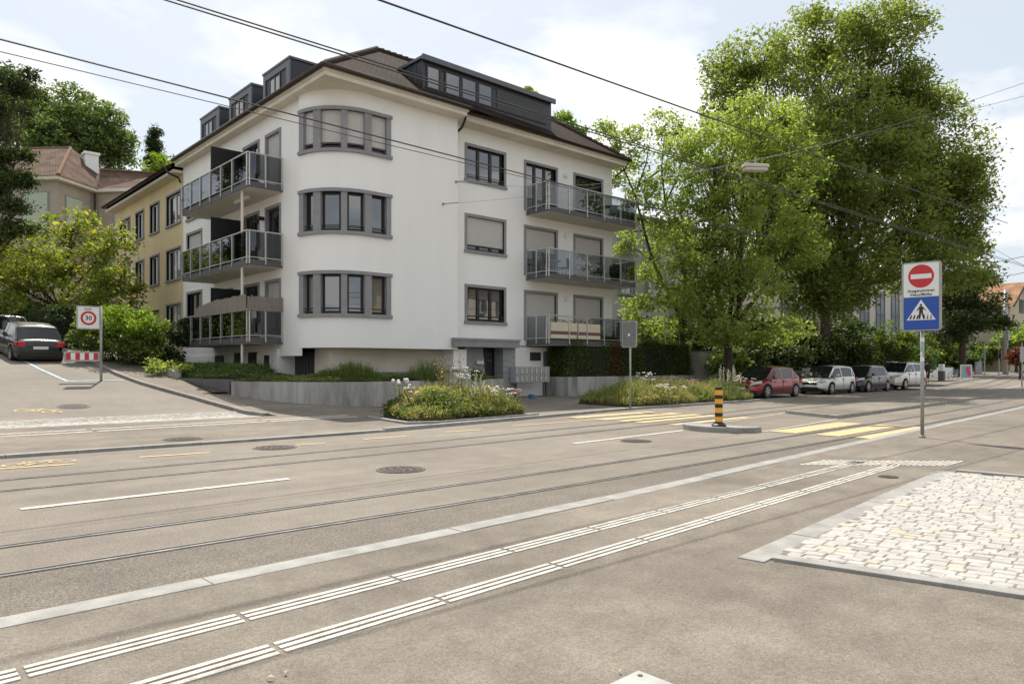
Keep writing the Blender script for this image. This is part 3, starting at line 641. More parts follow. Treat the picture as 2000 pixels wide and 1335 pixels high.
def window(parent, fn, a0, a1, z0, z1, leaves=2, shut=0.0, door=False, sur='gstone', fr='frame', gl='glass', bars=False, wd=.13, name='window', depth=.2, label=None, sh='shutter'):
    b = MB()   # stone surround
    b.box(a0, a0+wd, -.21, .035, z0+wd, z1-wd, fn); b.box(a1-wd, a1, -.21, .035, z0+wd, z1-wd, fn); b.box(a0, a1, -.21, .04, z1-wd, z1, fn)
    if door: b.box(a0, a1, -.2, .02, z0, z0+wd, fn)
    else: b.box(a0-.03, a1+.03, -.21, .085, z0, z0+wd, fn)
    s = b.build(name, M[sur], parent, label=label)
    x0, x1, y0, y1 = a0+wd, a1-wd, z0+wd, z1-wd; ys = y1-(y1-y0)*shut
    if shut < 1:
        f = MB(); g = MB(); n = leaves; fw = .075; f.box(x0, x1, -.17, -.11, ys-.07, ys, fn); f.box(x0, x1, -.17, -.11, y0, y0+.07, fn)
        for k in range(n):
            p, q = x0+(x1-x0)*k/n, x0+(x1-x0)*(k+1)/n
            f.box(p, p+fw, -.17, -.105, y0+.07, ys-.07, fn); f.box(q-fw, q, -.17, -.105, y0+.07, ys-.07, fn)
        g.quad(fn(x0, -.15, y0), fn(x1, -.15, y0), fn(x1, -.15, ys), fn(x0, -.15, ys))
        f.build('sash', M[fr], s); g.build('pane', M[gl], s)
    if shut > 0:
        c = MB(); c.box(x0, x1, -.10, -.075, ys, y1, fn); c.box(x0, x1, -.105, -.06, ys-.05, ys+.0, fn); c.build('roller_shutter', M[sh], s)
    if bars:
        r = MB()
        for zz in (y0+.08, y0+.22): r.box(x0, x1, -.03, -.005, zz, zz+.03, fn)
        r.box(x0+.05, x0+.08, -.04, -.01, y0, y0+.25, fn); r.box(x1-.08, x1-.05, -.04, -.01, y0, y0+.25, fn); r.build('guard_rail', M['frame'], s)
    return s
WB = tag(empty('apartment_building', (20, 30, 0)), 'white four storey apartment building with rounded corner bay, grey window surrounds and brown tiled roof', 'building')
# bay windows: s positions of frame ends and mullions
def s_of_px(px, d=.0):
    best = None
    for k in range(0, 900):
        s = -.5+k*.01; p = bay(s, d, 0); D = FW[0]*p[0]+FW[1]*p[1]; x = 1000+CF*(RT[0]*p[0]+RT[1]*p[1])/D
        if s > .15 and (best is None or abs(x-px) < best[0]): best = (abs(x-px), s)
    return best[1]
SE = 7.7-.0
SE = BR*math.pi/2+4.4
S0 = .06; S1 = s_of_px(763)
ED = [s_of_px(x) for x in (594, 613, 627, 666, 678, 712, 725, 754)]
SILL = [3.38, 6.56, 9.72]; TOPZ = [5.16, 8.32, 11.46]
b = MB()
ops = [(S0+.12, S1-.12, z+.13, t-.13) for z, t in zip(SILL, TOPZ)]
holes(b, bay, -.05, SE, 2.2, ZS, ops, .24, n=.12, m=0, mr=1)
FO = [(20.29+.13, 22.75-.13, SILL[k]+.13, TOPZ[k]-.13) for k in range(3)]
DL = [(23.9+.13, 26.2-.13, z+.1, z+2.42-.13) for z in (2.72, 5.84, 8.95)]
DR = [(27.35+.13, 29.65-.13, z+.1, z+2.42-.13) for z in (2.72, 5.84, 8.95)]
holes(b, front, 19.2, UR, 2.4, ZS, FO+DL+DR, .24, m=0, mr=1)
LW = [(38.0+.13, 40.3-.13, z, z+1.75) for z in (3.5, 6.6, 9.2)]
LDA = [(28.85+.1, 30.4-.1, z+.1, z+2.3) for z in (2.72, 5.84, 8.95)]
LDB = [(31.0+.1, 32.8-.1, z+.1, z+2.3) for z in (2.72, 5.84, 8.95)]
LDC = [(34.0+.1, 36.4-.1, z+.1, z+2.3) for z in (2.72, 5.84, 8.95)]
holes(b, left, BCY+.05, VE, 1.9, ZS, LW+LDA+LDB+LDC, .24, m=0, mr=1)
b.quad((UB, BCY+.05, 2.2), (UL, BCY+.05, 2.2), (UL, BCY+.05, ZS), (UB, BCY+.05, ZS))
b.quad((19.4, VC, 2.2), (19.4, VF, 2.2), (19.4, VF, ZS), (19.4, VC, ZS))
b.quad((UR, VF, 0), (UR, 36, 0), (UR, 36, ZS), (UR, VF, ZS)); b.quad((UR, 36, 0), (24, 36, 0), (24, 36, ZS), (UR, 36, ZS)); b.quad((24, 36, 0), (24, VE, 0), (24, VE, ZS), (24, 36, ZS)); b.quad((24, VE, 0), (UL, VE, 0), (UL, VE, ZS), (24, VE, ZS))
b.build('wall', [M['white'], M['gstone']], WB)
# underside of the bay and base walls
b = MB(); pts = [bay(s, 0, 2.2) for s in lin(-.05, SE, .12)]; pts = pts+[(19.4, 29.3, 2.2), (UL, 29.3, 2.2), (UL, BCY+.05, 2.2)]
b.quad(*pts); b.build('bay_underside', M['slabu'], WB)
b = MB(); b.quad((13.86, 25.9, .8), (19.3, 25.9, .0), (19.3, 25.9, 2.3), (13.86, 25.9, 2.3)); b.quad((13.86, 25.9, .8), (13.86, 27.2, .8), (13.86, 27.2, 2.3), (13.86, 25.9, 2.3))
b.build('base_wall', M['cream'], WB)
b = MB(); b.box(13.1, 13.9, 29.0, 29.3, .8, 2.21); b.build('pier', M['white'], WB)
b = MB(); b.box(13.15, 13.25, 29.3, VE, .8, 2.0); b.build('base_wall', M['white'], WB)
b = MB(); b.box(19.28, 20.0, 25.1, 25.9, 0, 2.22); b.build('pier', M['white'], WB)
b = MB(); b.box(13.88, 14.0, 27.2, 29.0, .8, 2.05); g = b.build('garage_door', M['frame'], WB); 
b = MB()
for k in range(6): b.box(13.86, 13.88, 27.25+k*.29, 27.28+k*.29, .85, 2.0)
b.build('door_ribs', M['gdark'], g)
b = MB(); b.box(13.9, 19.3, 25.88, 25.9, 1.0, 1.25); b.build('plinth', M['gstone'], WB)
for (v0, v1, z0, z1) in ((29.9, 30.3, 1.3, 1.95), (31.2, 32.0, 1.0, 2.1), (32.6, 33.6, 1.0, 2.1), (35.0, 36.0, 1.2, 2.0)):
    b = MB(); b.box(13.09, 13.16, v0, v1, z0, z1); b.build('basement_opening', M['frame'], WB)
b = MB(); b.box(22.95, UR, VF, VF+.1, 0, 2.45); b.build('base_wall', M['white'], WB, label='base wall below the right hand balconies')
b = MB(); b.box(25.2, UR, VF-.03, VF, 0, 2.2); b.build('base_wall_shade', M['gdark'], WB)  # dark grey sheet over the white base wall, its shade put into colour
b = MB(); b.box(24.3, 25.0, VF-.04, VF-.002, 1.75, 2.15); v_ = b.build('vent', M['frame'], WB)
b = MB(); [b.box(24.3, 25.0, VF-.06, VF-.045, 1.78+k*.09, 1.80+k*.09) for k in range(4)]; b.build('louvre', M['gdark'], v_)
# curved window bands
for k in range(3):
    z0, z1 = SILL[k], TOPZ[k]; b = MB(); n = 40
    b.box(S0-.04, S1+.04, -.2, .10, z0, z0+.13, bay, n); b.box(S0-.04, S1+.04, -.2, .09, z1-.13, z1, bay, n)
    b.box(S0, ED[0], -.22, .05, z0+.13, z1-.13, bay, 3); b.box(ED[7], S1, -.22, .045, z0+.13, z1-.13, bay, 2)
    for j in (1, 3, 5): b.box(ED[j], ED[j+1], -.22, .045, z0+.13, z1-.13, bay, 3)
    s = b.build('window_band', M['gstone'], WB)
    ed = ED
    for i in range(4):
        x0, x1 = ed[2*i], ed[2*i+1]; f = MB(); y0, y1 = z0+.13, z1-.13
        f.box(x0, x0+.085, -.19, -.12, y0, y1, bay); f.box(x1-.085, x1, -.19, -.12, y0, y1, bay); f.box(x0, x1, -.19, -.125, y0, y0+.09, bay, 4); f.box(x0, x1, -.19, -.125, y1-.08, y1, bay, 4)
        f.build('sash', M['frame'], s)
        g = MB(); g.quad(bay(x0, -.165, y0), bay(x1, -.165, y0), bay(x1, -.165, y1), bay(x0, -.165, y1)); g.build('pane', M['glass_c'] if (k == 0 and i in (0, 3)) else M['glass'], s)
        if k == 2:
            c = MB(); c.box(x0, x1, -.11, -.08, y0+.20, y1, bay, 4); c.build('roller_shutter', M['shutter'], s)
        r = MB()
        for zz in (y0+.07, y0+.2): r.box(x0, x1, -.05, -.02, zz, zz+.03, bay, 4)
        r.build('guard_rail', M['frame'], s)
for k in range(3): window(WB, front, 20.29, 22.75, SILL[k], TOPZ[k], 3, shut=(0, .82, 0)[k], bars=True, gl='glass')
zf = (2.72, 5.84, 8.95)
for k in range(3):
    window(WB, front, 23.9, 26.2, zf[k], zf[k]+2.42, 3, shut=(1.0, .47, 0)[k], door=True, name='balcony_door')
    window(WB, front, 27.35, 29.65, zf[k], zf[k]+2.42, 3, shut=(1.0, .95, 0)[k], door=True, name='balcony_door')
    window(WB, left, 38.0, 40.3, LW[k][2]-.13, LW[k][3]+.13, 2, shut=(0, .9, .3)[k])
    window(WB, left, 28.85, 30.4, zf[k], zf[k]+2.42, 1, shut=(.5, 0, 1)[k], door=True, name='balcony_door')
    window(WB, left, 31.0, 32.8, zf[k], zf[k]+2.42, 2, shut=(0, 0, 0)[k], door=True, name='balcony_door')
    window(WB, left, 34.0, 36.4, zf[k], zf[k]+2.42, 2, door=True, name='balcony_door')
# round wall lamps between the balcony doors
for z in (4.9, 8.05, 11.1):
    b = MB(); b.lathe((26.75, VF-.0, z), [(.13, -.0), (.13, -.06), (.09, -.1)], 14, axis='y'); b.build('wall_lamp', M['s_white'], WB)
# eaves
EO = [(12.78, 24.3), (19.4, 24.3), (19.4, 24.78), (30.62, 24.78), (30.62, 36.6), (24.6, 36.6), (24.6, VE), (12.78, VE)]
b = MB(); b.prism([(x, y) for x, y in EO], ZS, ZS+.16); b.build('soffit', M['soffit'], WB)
b = MB(); b.prism([(12.72, 24.24), (19.46, 24.24), (19.46, 24.72), (30.68, 24.72), (30.68, 36.66), (12.72, VE)], ZS+.16, ZS+.26); b.build('cornice', M['soffit'], WB)
def gutter(pts, z, parent, r=.09):
    b = MB()
    for p, q in zip(pts[:-1], pts[1:]): b.tube([(p[0], p[1], z), (q[0], q[1], z)], r, 8)
    return b.build('gutter', M['copper'], parent, smooth=True)
gutter([(12.64, VE), (12.64, 24.16), (19.5, 24.16), (19.5, 24.62), (30.8, 24.62)], ZS+.31, WB)
b = MB(); b.tube([(19.56, 24.6, ZS+.3), (19.56, 24.62, ZS-.0), (19.58, 24.9, ZS-.32), (19.58, 25.45, ZS-.5), (19.58, 25.5, ZS-.6)], .055, 8); b.build('downpipe', M['copper'], WB, label='brown bend leading into the white downpipe')
b = MB(); b.tube([(19.62, 25.42, ZS-.52), (19.62, 25.42, 2.8)], .062, 8); b.build('downpipe', M['white'], WB)
b = MB(); b.tube([(30.7, 24.7, ZS+.3), (30.65, 24.9, ZS-.1), (30.55, 25.5, ZS-.4)], .05, 8); b.build('downpipe', M['copper'], WB)
def roof_faces(faces, parent, m, name='roof', label=None):
    b = MB(); uvs = []
    for f in faces:
        f = [Vector(p) for p in f]; e = (f[1]-f[0]).normalized(); nn = e.cross((f[2]-f[0])).normalized(); t = nn.cross(e)
        b.quad(*f); uvs += [((p-f[0]).dot(e)+rnd.random()*0+f[0].x*.37, (p-f[0]).dot(t)+.0) for p in f]
    o = ORG[parent.name] if parent else Vector((0, 0, 0))
    me = bpy.data.meshes.new(name); me.from_pydata([(q[0]-o.x, q[1]-o.y, q[2]-o.z) for q in b.v], [], b.f); me.materials.append(m); ul = me.uv_layers.new(name='UVMap')
    for i, uv in enumerate(uvs): ul.data[i].uv = uv
    ob = bpy.data.objects.new(name, me); COL.objects.link(ob); ob.parent = parent; ORG[ob.name] = o; 
    if label: ob['label'] = label
    return ob
ZE = ZS+.3
RF = roof_faces([[(12.66, 24.2, ZE), (19.45, 24.2, ZE), (30.8, 24.65, ZE), (25.2, 29.9, 16.4), (18.4, 29.9, 16.4)],
            [(30.8, 24.65, ZE), (30.8, 36.0, ZE), (25.2, 29.9, 16.4)], [(30.8, 36.0, ZE), (24.4, 36, ZE), (18.4, 29.9, 16.4), (25.2, 29.9, 16.4)],
            [(12.66, VE, ZE), (12.66, 24.2, ZE), (18.4, 29.9, 16.4), (18.4, VE, 16.4)], [(24.4, 36, ZE), (24.4, VE, ZE), (18.4, VE, 16.4), (18.4, 29.9, 16.4)]], WB, M['tiles'])
b = MB()
for (p, q) in (((12.7, 24.25, ZE+.02), (18.4, 29.9, 16.42)), ((18.4, 29.9, 16.42), (25.2, 29.9, 16.42)), ((25.2, 29.9, 16.42), (30.75, 24.7, ZE+.04))):
    p, q = Vector(p), Vector(q); n = int((q-p).length/.33)
    for k in range(n): b.tube([p.lerp(q, k/n), p.lerp(q, (k+1.12)/n)+Vector((0, 0, .03))], [.10, .13], 8)
b.build('ridge_tiles', M['tiles_o'], RF)
# big front dormer
VD = 25.2; ZT = 14.35
def dor(a, d, z): return (a, VD-d, z)
def roofz(v): return ZE+(v-23.9)*.667
b = MB(); b.prism([(25.2, roofz(25.2)-.35), (25.2, ZT-.02), (27.4, ZT-.02), (27.4, ZT-1.0)], 17.75, 25.35, fn=lambda y, z, x: (x, y, z)); dm = b.build('dormer', M['anth'], WB, label='long dark dormer with window strip and louvres')
b = MB(); b.box(17.65, 25.45, 25.05, 28.2, ZT-.02, ZT+.10); b.box(17.62, 25.48, 25.0, 25.1, ZT-.1, ZT+.12); b.build('roof_plate', M['anthf'], dm)
b = MB(); [b.box(17.72, 17.75, 25.7+k*.45, 25.73+k*.45, roofz(25.7+k*.45)-.2, ZT) for k in range(4)]; b.build('seam', M['anthf'], dm)
zb, zt = 13.22, 14.08
wp = [(onv(835, VD), onv(857, VD)), (onv(871, VD), onv(897, VD)), (onv(903, VD), onv(929, VD)), (onv(935, VD), onv(960, VD))]
b = MB(); b.box(wp[0][0]-.12, onv(1066, VD), .0, .03, zt, zt+.06, dor); b.box(wp[0][0]-.12, onv(1066, VD), 0, .05, zb-.06, zb, dor)
for (x0, x1) in wp: b.box(x0-.08, x0, 0, .04, zb, zt, dor); b.box(x1, x1+.08, 0, .04, zb, zt, dor)
b.build('window_frame', M['frame'], dm)
for (x0, x1) in wp: g = MB(); g.quad(dor(x0, .012, zb), dor(x1, .012, zb), dor(x1, .012, zt), dor(x0, .012, zt)); g.build('pane', M['glass'], dm)
b = MB(); b.box(onv(969, VD), onv(1064, VD), .0, .03, zb, zt, dor); b.build('louvre', M['louvre'], dm)
b = MB()
for k in range(11): b.box(onv(970, VD), onv(1063, VD), .03, .05, zb+.03+k*.075, zb+.055+k*.075, dor)
b.build('louvre_slats', M['anthf'], dm)
b = MB(); b.tube([(18.9, 27.6, 14.2), (18.9, 27.6, 15.0)], .13, 8); b.tube([(19.3, 27.9, 14.2), (19.3, 27.9, 15.1)], .18, 8); b.build('vent_pipe', M['anth'], WB)
# three side dormers
for (v0, v1) in ((28.3, 30.85), (32.15, 34.7), (36.05, 38.55)):
    ud = 13.35; zt2 = 14.08; rz = ZE+(ud-12.4)*.667
    b = MB(); b.prism([(ud, rz-.3), (ud, zt2), (15.2, zt2), (15.2, zt2-1.0)], v0, v1, fn=lambda x, z, y: (x, y, z)); d_ = b.build('dormer', M['anth'], WB)
    def sd_(a, d, z, ud=ud): return (ud-d, a, z)
    b = MB(); b.box(v0-.02, v0+.32, -.01, .05, rz-.1, zt2, sd_); b.box(v1-.2, v1+.02, -.01, .05, rz-.1, zt2, sd_); b.box(v0-.06, v1+.06, -2.0, .08, zt2, zt2+.09, sd_); b.box(v0+.32, v1-.2, -.01, .05, zt2-.28, zt2, sd_); b.build('dormer_trim', M['anthf'], d_)
    b = MB(); b.box(v0+.32, v1-.2, -.02, .01, rz, zt2-.28, sd_); b.build('recess', M['black'], d_)
    b = MB(); [b.box(v0+.9+k*.5, v0+.97+k*.5, .01, .04, rz+.1, zt2-.3, sd_) for k in range(3)]; b.build('window_frame', M['frame'], d_)
    g = MB(); [g.quad(sd_(v0+.97+k*.5, .02, rz+.1), sd_(v0+1.4+k*.5, .02, rz+.1), sd_(v0+1.4+k*.5, .02, zt2-.4), sd_(v0+.97+k*.5, .02, zt2-.4)) for k in range(2)]; g.build('pane', M['glass'], d_)
# balconies
def balcony(fn, a0, a1, zb, posts_f, posts_s0, ends, gl='bglass', dp=1.45, label=None, skip=()):
    b = MB(); b.box(a0, a1, 0, dp, zb, zb+.24, fn); s = b.build('balcony', M['slabc'], WB, label=label)
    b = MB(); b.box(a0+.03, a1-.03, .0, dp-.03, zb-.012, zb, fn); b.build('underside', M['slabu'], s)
    zt_ = zb+1.38; r = MB()
    def tb(p, q, rr=.022): r.tube([fn(*p), fn(*q)], rr, 6)
    e = dp+.03
    tb((a0-.03, e, zt_), (a1+.03, e, zt_), .03); tb((a0-.03, e, zb+.32), (a1+.03, e, zb+.32)); 
    if 0 in ends: tb((a0-.03, .0, zt_), (a0-.03, e, zt_), .03); tb((a0-.03, 0, zb+.32), (a0-.03, e, zb+.32))
    if 1 in ends: tb((a1+.03, .0, zt_), (a1+.03, e, zt_), .03); tb((a1+.03, 0, zb+.32), (a1+.03, e, zb+.32))
    for a in posts_f: r.box(a-.025, a+.025, e-.01, e+.03, zb+.06, zt_, fn)
    for d in posts_s0:
        if 0 in ends: r.box(a0-.06, a0-.02, d-.025, d+.025, zb+.06, zt_, fn)
        if 1 in ends: r.box(a1+.02, a1+.06, d-.025, d+.025, zb+.06, zt_, fn)
    r.build('railing', M['steel'], s)
    for i, (p, q) in enumerate(zip(posts_f[:-1], posts_f[1:])):
        if i in skip: continue
        g = MB(); g.quad(fn(p+.03, e-.02, zb+.33), fn(q-.03, e-.02, zb+.33), fn(q-.03, e-.02, zt_-.03), fn(p+.03, e-.02, zt_-.03)); g.build('glass_panel', M[gl], s)
    ds = sorted(posts_s0)
    for p, q in zip(ds[:-1], ds[1:]):
        for k_, aa in ((0, a0-.01), (1, a1+.0)):
            if k_ in ends: g = MB(); g.quad(fn(aa, p+.03, zb+.33), fn(aa, q-.03, zb+.33), fn(aa, q-.03, zt_-.03), fn(aa, p+.03, zt_-.03)); g.build('glass_panel', M[gl], s)
    return s
pf = [onv(x, 24.15) for x in (1074.8, 1110.8, 1145.6, 1178.9, 1211.2, 1240.5)]; pf = [24.1]+pf[1:-1]+[30.55]
BZ = (2.48, 5.6, 8.72)
for k, z in enumerate(BZ): balcony(front, 24.05, 30.6, z, pf, [.06, .75, 1.42], (0, 1), label=['lowest balcony on the street side', 'middle balcony on the street side', 'top balcony on the street side'][k], skip=((0, 1) if k == 0 else ()))
pfl = [28.75]+[onu(x, 11.75) for x in (455, 432.8, 411.7, 392.6, 374)]+[36.45]
for k, z in enumerate((2.40, 5.53, 8.65)): balcony(left, 28.7, 36.5, z, pfl, [.06, .75, 1.42], (0, 1), gl='bglass_d', label=['lowest balcony on the side street', 'middle balcony on the side street', 'top balcony on the side street'][k])
b = MB(); b.tube([(11.87, 29.6, .9), (11.87, 29.6, 8.66)], .055, 10); b.build('balcony_post', M['soffit'], WB)
for z in BZ[:]:
    zz = {2.48: 2.64, 5.6: 5.77, 8.72: 8.89}[z]; b = MB(); b.box(11.78, UL, 32.84, 32.9, zz, zz+2.3); b.build('privacy_panel', M['black'], WB)
b = MB(); b.box(12.3, 12.45, 30.2, 31.6, 8.5, 8.63); b.build('awning_case', M['s_white'], WB)
b = MB(); b.box(12.95, 13.2, 30.5, 30.62, 7.75, 7.9); b.lathe((12.9, 30.56, 7.7), [(.05, -.12), (.1, 0), (.06, .08)], 10); b.build('wall_lantern', M['frame'], WB)
# entrance
b = MB(); b.box(19.05, 22.85, 24.75, 25.6, 2.32, 2.66); b.box(19.02, 22.88, 24.72, 24.9, 2.60, 2.70); ca = b.build('entrance_canopy', M['gstone'], WB)
b = MB()
for k in range(8): b.box(22.05, 22.8, 25.0, 25.62, k*.29+.005, k*.29+.285)
b.build('entrance_pillar', M['gstone'], WB)
b = MB(); [b.box(20.0, 20.35, 25.2, 25.6, k*.29+.005, k*.29+.285) for k in range(8)]; b.build('entrance_pillar', M['gstone'], WB)
b = MB(); b.box(20.35, 21.15, 25.35, 25.6, 0, 2.31); b.build('entrance_panel', M['gstone'], WB)
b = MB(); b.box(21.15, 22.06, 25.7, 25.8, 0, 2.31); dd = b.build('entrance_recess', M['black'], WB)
b = MB(); b.box(21.3, 21.36, 25.64, 25.7, 0, 2.2); b.box(21.95, 22.0, 25.64, 25.7, 0, 2.2); b.box(21.36, 21.95, 25.64, 25.7, 2.1, 2.2); d0 = b.build('door', M['frame'], WB)
g = MB(); g.quad((21.36, 25.66, .1), (21.95, 25.66, .1), (21.95, 25.66, 2.1), (21.36, 25.66, 2.1)); g.build('pane', M['glass'], d0)
b = MB(); b.box(20.7, 21.1, 25.24, 25.35, 1.58, 1.72); b.build('letter_slot', M['steel'], WB)
# mailboxes
mbx = tag(empty('mailbox_unit', (23.5, 24.6, .3)), 'grey metal bank of mailboxes in two rows beside the entrance', 'mailbox')
b = MB(); b.box(22.45, 24.65, 24.62, 24.95, .72, 1.46); cs = b.build('case', M['ticket'], mbx)
b = MB(); b.box(22.6, 22.68, 24.75, 24.83, 0, .72); b.build('leg', M['gdark'], mbx); b = MB(); b.box(24.4, 24.48, 24.75, 24.83, 0, .72); b.build('leg', M['gdark'], mbx)
for r_ in range(2):
    for k in range(7):
        b = MB(); x = 22.48+k*.31; z = .74+r_*.36; b.box(x, x+.29, 24.59, 24.62, z, z+.33); d_ = b.build('mailbox_door', M['galv'], mbx)
        c = MB(); c.box(x+.03, x+.06, 24.575, 24.59, z+.05, z+.29); c.build('name_plate', M['s_white'], d_)

# ------------------------------------------------------------------ yellow neighbouring house
YB = tag(empty('yellow_house', (18, 47, 2.3)), 'yellow rendered house attached behind the white apartment building on the side street', 'building')
YE = 54.3; b = MB()
cols = [(onu(354, UL), onu(325, UL)), (onu(312, UL), onu(293, UL)), (onu(282, UL), onu(265, UL)), (onu(255, UL), onu(234, UL))]
ops = [(a+.1, c-.1, z+.1, z+1.75) for (a, c) in cols for z in (9.2, 6.15)]+[(cols[0][0]+.1, cols[0][1]-.1, 3.4, 4.85), (cols[1][0]+.1, cols[2][0]+.6, 2.2, 4.75)]
holes(b, left, VE+.02, YE, .8, 11.8, ops, .22, m=0, mr=1)
b.quad((UL, YE, 1), (24, YE, 1), (24, YE, 11.8), (UL, YE, 11.8)); b.quad((24, VE+.02, 1), (24, YE, 1), (24, YE, 11.8), (24, VE+.02, 11.8))
b.build('wall', [M['yellow'], M['gstone']], YB)
for (a, c) in cols:
    for z in (9.2, 6.15): window(YB, left, a, c, z, z+1.85, 2, fr='wframe', wd=.1, shut=.0)
window(YB, left, cols[0][0], cols[0][1], 3.3, 4.95, 2, fr='wframe', wd=.1)
b = MB(); b.box(cols[1][0]+.1, cols[2][0]+.6, -.2, -.15, 2.2, 4.75, left); b.build('garage_door', M['black'], YB)
b = MB(); b.box(12.7, 24.6, VE+.02, YE+.6, 11.8, 11.95); b.build('soffit', M['soffit'], YB)
gutter([(12.58, VE+.1), (12.58, YE+.6)], 12.1, YB)
b = MB(); b.tube([(12.4, 41.2, 12.05), (12.5, 41.1, 11.75), (13.0, 41.0, 11.55), (13.1, 41.0, 11.3)], .06, 8); b.build('downpipe', M['copper'], YB)
roof_faces([[(12.4, YE+.7, 12.1), (12.4, VE+.05, 12.1), (18.4, VE+.05, 16.0), (18.4, YE-4, 16.0)], [(24.5, VE+.05, 12.1), (24.5, YE+.7, 12.1), (18.4, YE-4, 16.0), (18.4, VE+.05, 16.0)], [(24.5, YE+.7, 12.1), (12.4, YE+.7, 12.1), (18.4, YE-4, 16.0)]], YB, M['tiles'])

# ------------------------------------------------------------------ beige house up the hill
def camloc(X, Y, z): return (X*RT[0]+Y*FW[0], X*RT[1]+Y*FW[1], z)
GB = tag(empty('beige_house', camloc(-38, 62, 7)), 'beige grey house with old hipped clay roof and small white chimney up the hill', 'building')
k13 = .13
def hb(s, t, z, c=(-34.2, 55)): return camloc(c[0]-s*.9916+t*.129, c[1]+s*.129+t*.9916, z)   # s: to the left, t: away
def hbx(b, s0, s1, t0, t1, z0, z1, m=0): b.box(s0, s1, t0, t1, z0, z1, fn=lambda x, y, z: hb(x, y, z), m=m)
b = MB(); hbx(b, .25, 12, .25, 12, 3, 15.6); hbx(b, -3.6, 4, 4.3, 12, 3, 15.5); b.build('wall', mat('grey_beige_render', (.38, .335, .27), .9, var=.12, vscale=1), GB)
b = MB(); hbx(b, -.25, 12.5, -.25, 4.0, 15.5, 15.75); hbx(b, -4.0, 12.5, 4.0, 12.5, 15.5, 15.75); b.build('soffit', M['soffit'], GB)
f_ = lambda s, t, z: hb(s, t, z)
pk = P(138, 289, 62); pk2 = P(20, 291, 64)
roof_faces([[hb(12.6, -.35, 15.75), hb(-.35, -.35, 15.75), pk, pk2], [hb(-.35, -.35, 15.75), hb(-.35, 13, 15.75), pk], [hb(-.35, 4, 15.74), hb(-4.1, 4, 15.74), hb(-3.2, 8, 17.9), P(195, 331, 60.5)], [hb(-4.1, 4, 15.74), hb(-4.6, 12, 15.74), hb(-3.2, 8, 17.9)], [pk2, pk, hb(-.35, 13, 15.75), hb(12.6, 13, 15.75)], [P(195, 331, 60.5), hb(-3.2, 8, 17.9), hb(-4.6, 12, 15.74), hb(-.35, 12, 15.75)]], GB, M['tiles_o'])
b = MB(); b.tube([hb(-.35, -.35, 15.8), pk], .13, 6); b.tube([pk, pk2], .13, 6); b.tube([P(195, 331, 60.4), hb(-3.2, 8, 17.95)], .1, 6); b.tube([hb(-4.1, 4, 15.8), hb(-3.2, 8, 17.95)], .1, 6); b.build('ridge_tiles', M['tiles_l'], GB)
def hleft(px0, px1, py0, py1, t0):
    pass
for (s0, s1, t, z0, z1, side) in ((1.0, 3.0, .25, 12.0, 14.6, 0), (6, 8, .25, 12, 14.6, 0), (0, 0, 1.4, 12.1, 14.5, 1), (-2.8, -1.6, 4.3, 12.4, 14.3, 0), (-2.8, -1.6, 4.3, 8.4, 10.6, 0)):
    if side: fn = lambda a, d, z: hb(.25-d, a, z); a0, a1 = 1.2, 2.9
    else: fn = (lambda t: (lambda a, d, z: hb(a, t-d, z)))(t); a0, a1 = s0, s1
    b = MB(); b.box(a0-.12, a1+.12, 0, .05, z0-.12, z1+.12, fn); s = b.build('window', M['gstone'], GB); b = MB(); b.box(a0, a1, .05, .07, z0, z1, fn); b.build('shutter', mat('green_white_shutter', (.42, .47, .36), .7), s)
b = MB(); q = P(177, 318, 62); b.box(q.x-.5, q.x+.5, q.y-.5, q.y+.5, q.z-2.5, q.z+.6); b.box(q.x-.6, q.x+.6, q.y-.6, q.y+.6, q.z+.6, q.z+.8); b.build('chimney', M['white'], GB)
b = MB(); b.tube([hb(-.1, 3.9, 15.4), hb(-.1, 4.1, 4)], .08, 6); b.build('downpipe', M['copper'], GB)

# ------------------------------------------------------------------ background houses behind the trees
HB = tag(empty('rear_house', (43, 44, 0)), 'pale grey house half hidden by the leaning tree beside the white building', 'building')
b = MB(); b.box(40, 51, 34, 44, 0, 12.3); b.build('wall', mat('pale_grey_render', (.50, .49, .47), .9, var=.06), HB)
b = MB(); b.box(39.6, 51.4, 33.5, 44.4, 12.3, 12.6); b.build('roof', M['gdark'], HB)
for (x0, z0) in ((41, 3.2), (44.2, 3.2), (47.6, 3.2), (41, 6.6), (44.2, 6.6), (47.6, 6.6), (41, 9.6), (44.2, 9.6)):
    window(HB, lambda a, d, z: (a, 34-.21-d, z), x0, x0+1.7, z0, z0+1.9, 2, fr='wframe')
b = MB(); b.box(36.5, 41.5, 31.5, 33.9, 0, 3.6); b.box(36.3, 41.7, 31.3, 33.9, 3.6, 3.8); b.build('annex', M['gstone'], HB)
SH = tag(empty('school_building', (80, 44, .3)), 'cream building with tall blue grey glazing behind the plane tree', 'building')
b = MB(); b.box(60, 98, 32, 44, -.2, 12.0); b.build('wall', mat('cream_cladding', (.62, .59, .52), .85, var=.08, streak=(2, 2, .3)), SH)
for k in range(9):
    b = MB(); x = 61+k*4.1; b.box(x, x+2.2, 31.9, 32, 2.2, 9.6); s = b.build('window', mat('blue_grey_glazing', (.20, .26, .33), .2) if k == 0 else bpy.data.materials['blue_grey_glazing'], SH)
    c = MB(); [c.box(x+1.0*j-.03, x+1.0*j+.1, 31.82, 31.9, 2.2, 9.6) for j in range(3)]; [c.box(x, x+2.2, 31.82, 31.9, zz, zz+.1) for zz in (2.2, 4.6, 7.1, 9.5)]; c.build('frame', M['galv'], s)
FH = tag(empty('gabled_house', P(1985, 700, 92)), 'cream house with orange tiled gable roof at the far right end of the street', 'building')
c0 = P(1977, 600, 88); 
def fh(s, t, z): return camloc(54.5+s*.60+t*.8, 80-s*.8+t*.6, z)
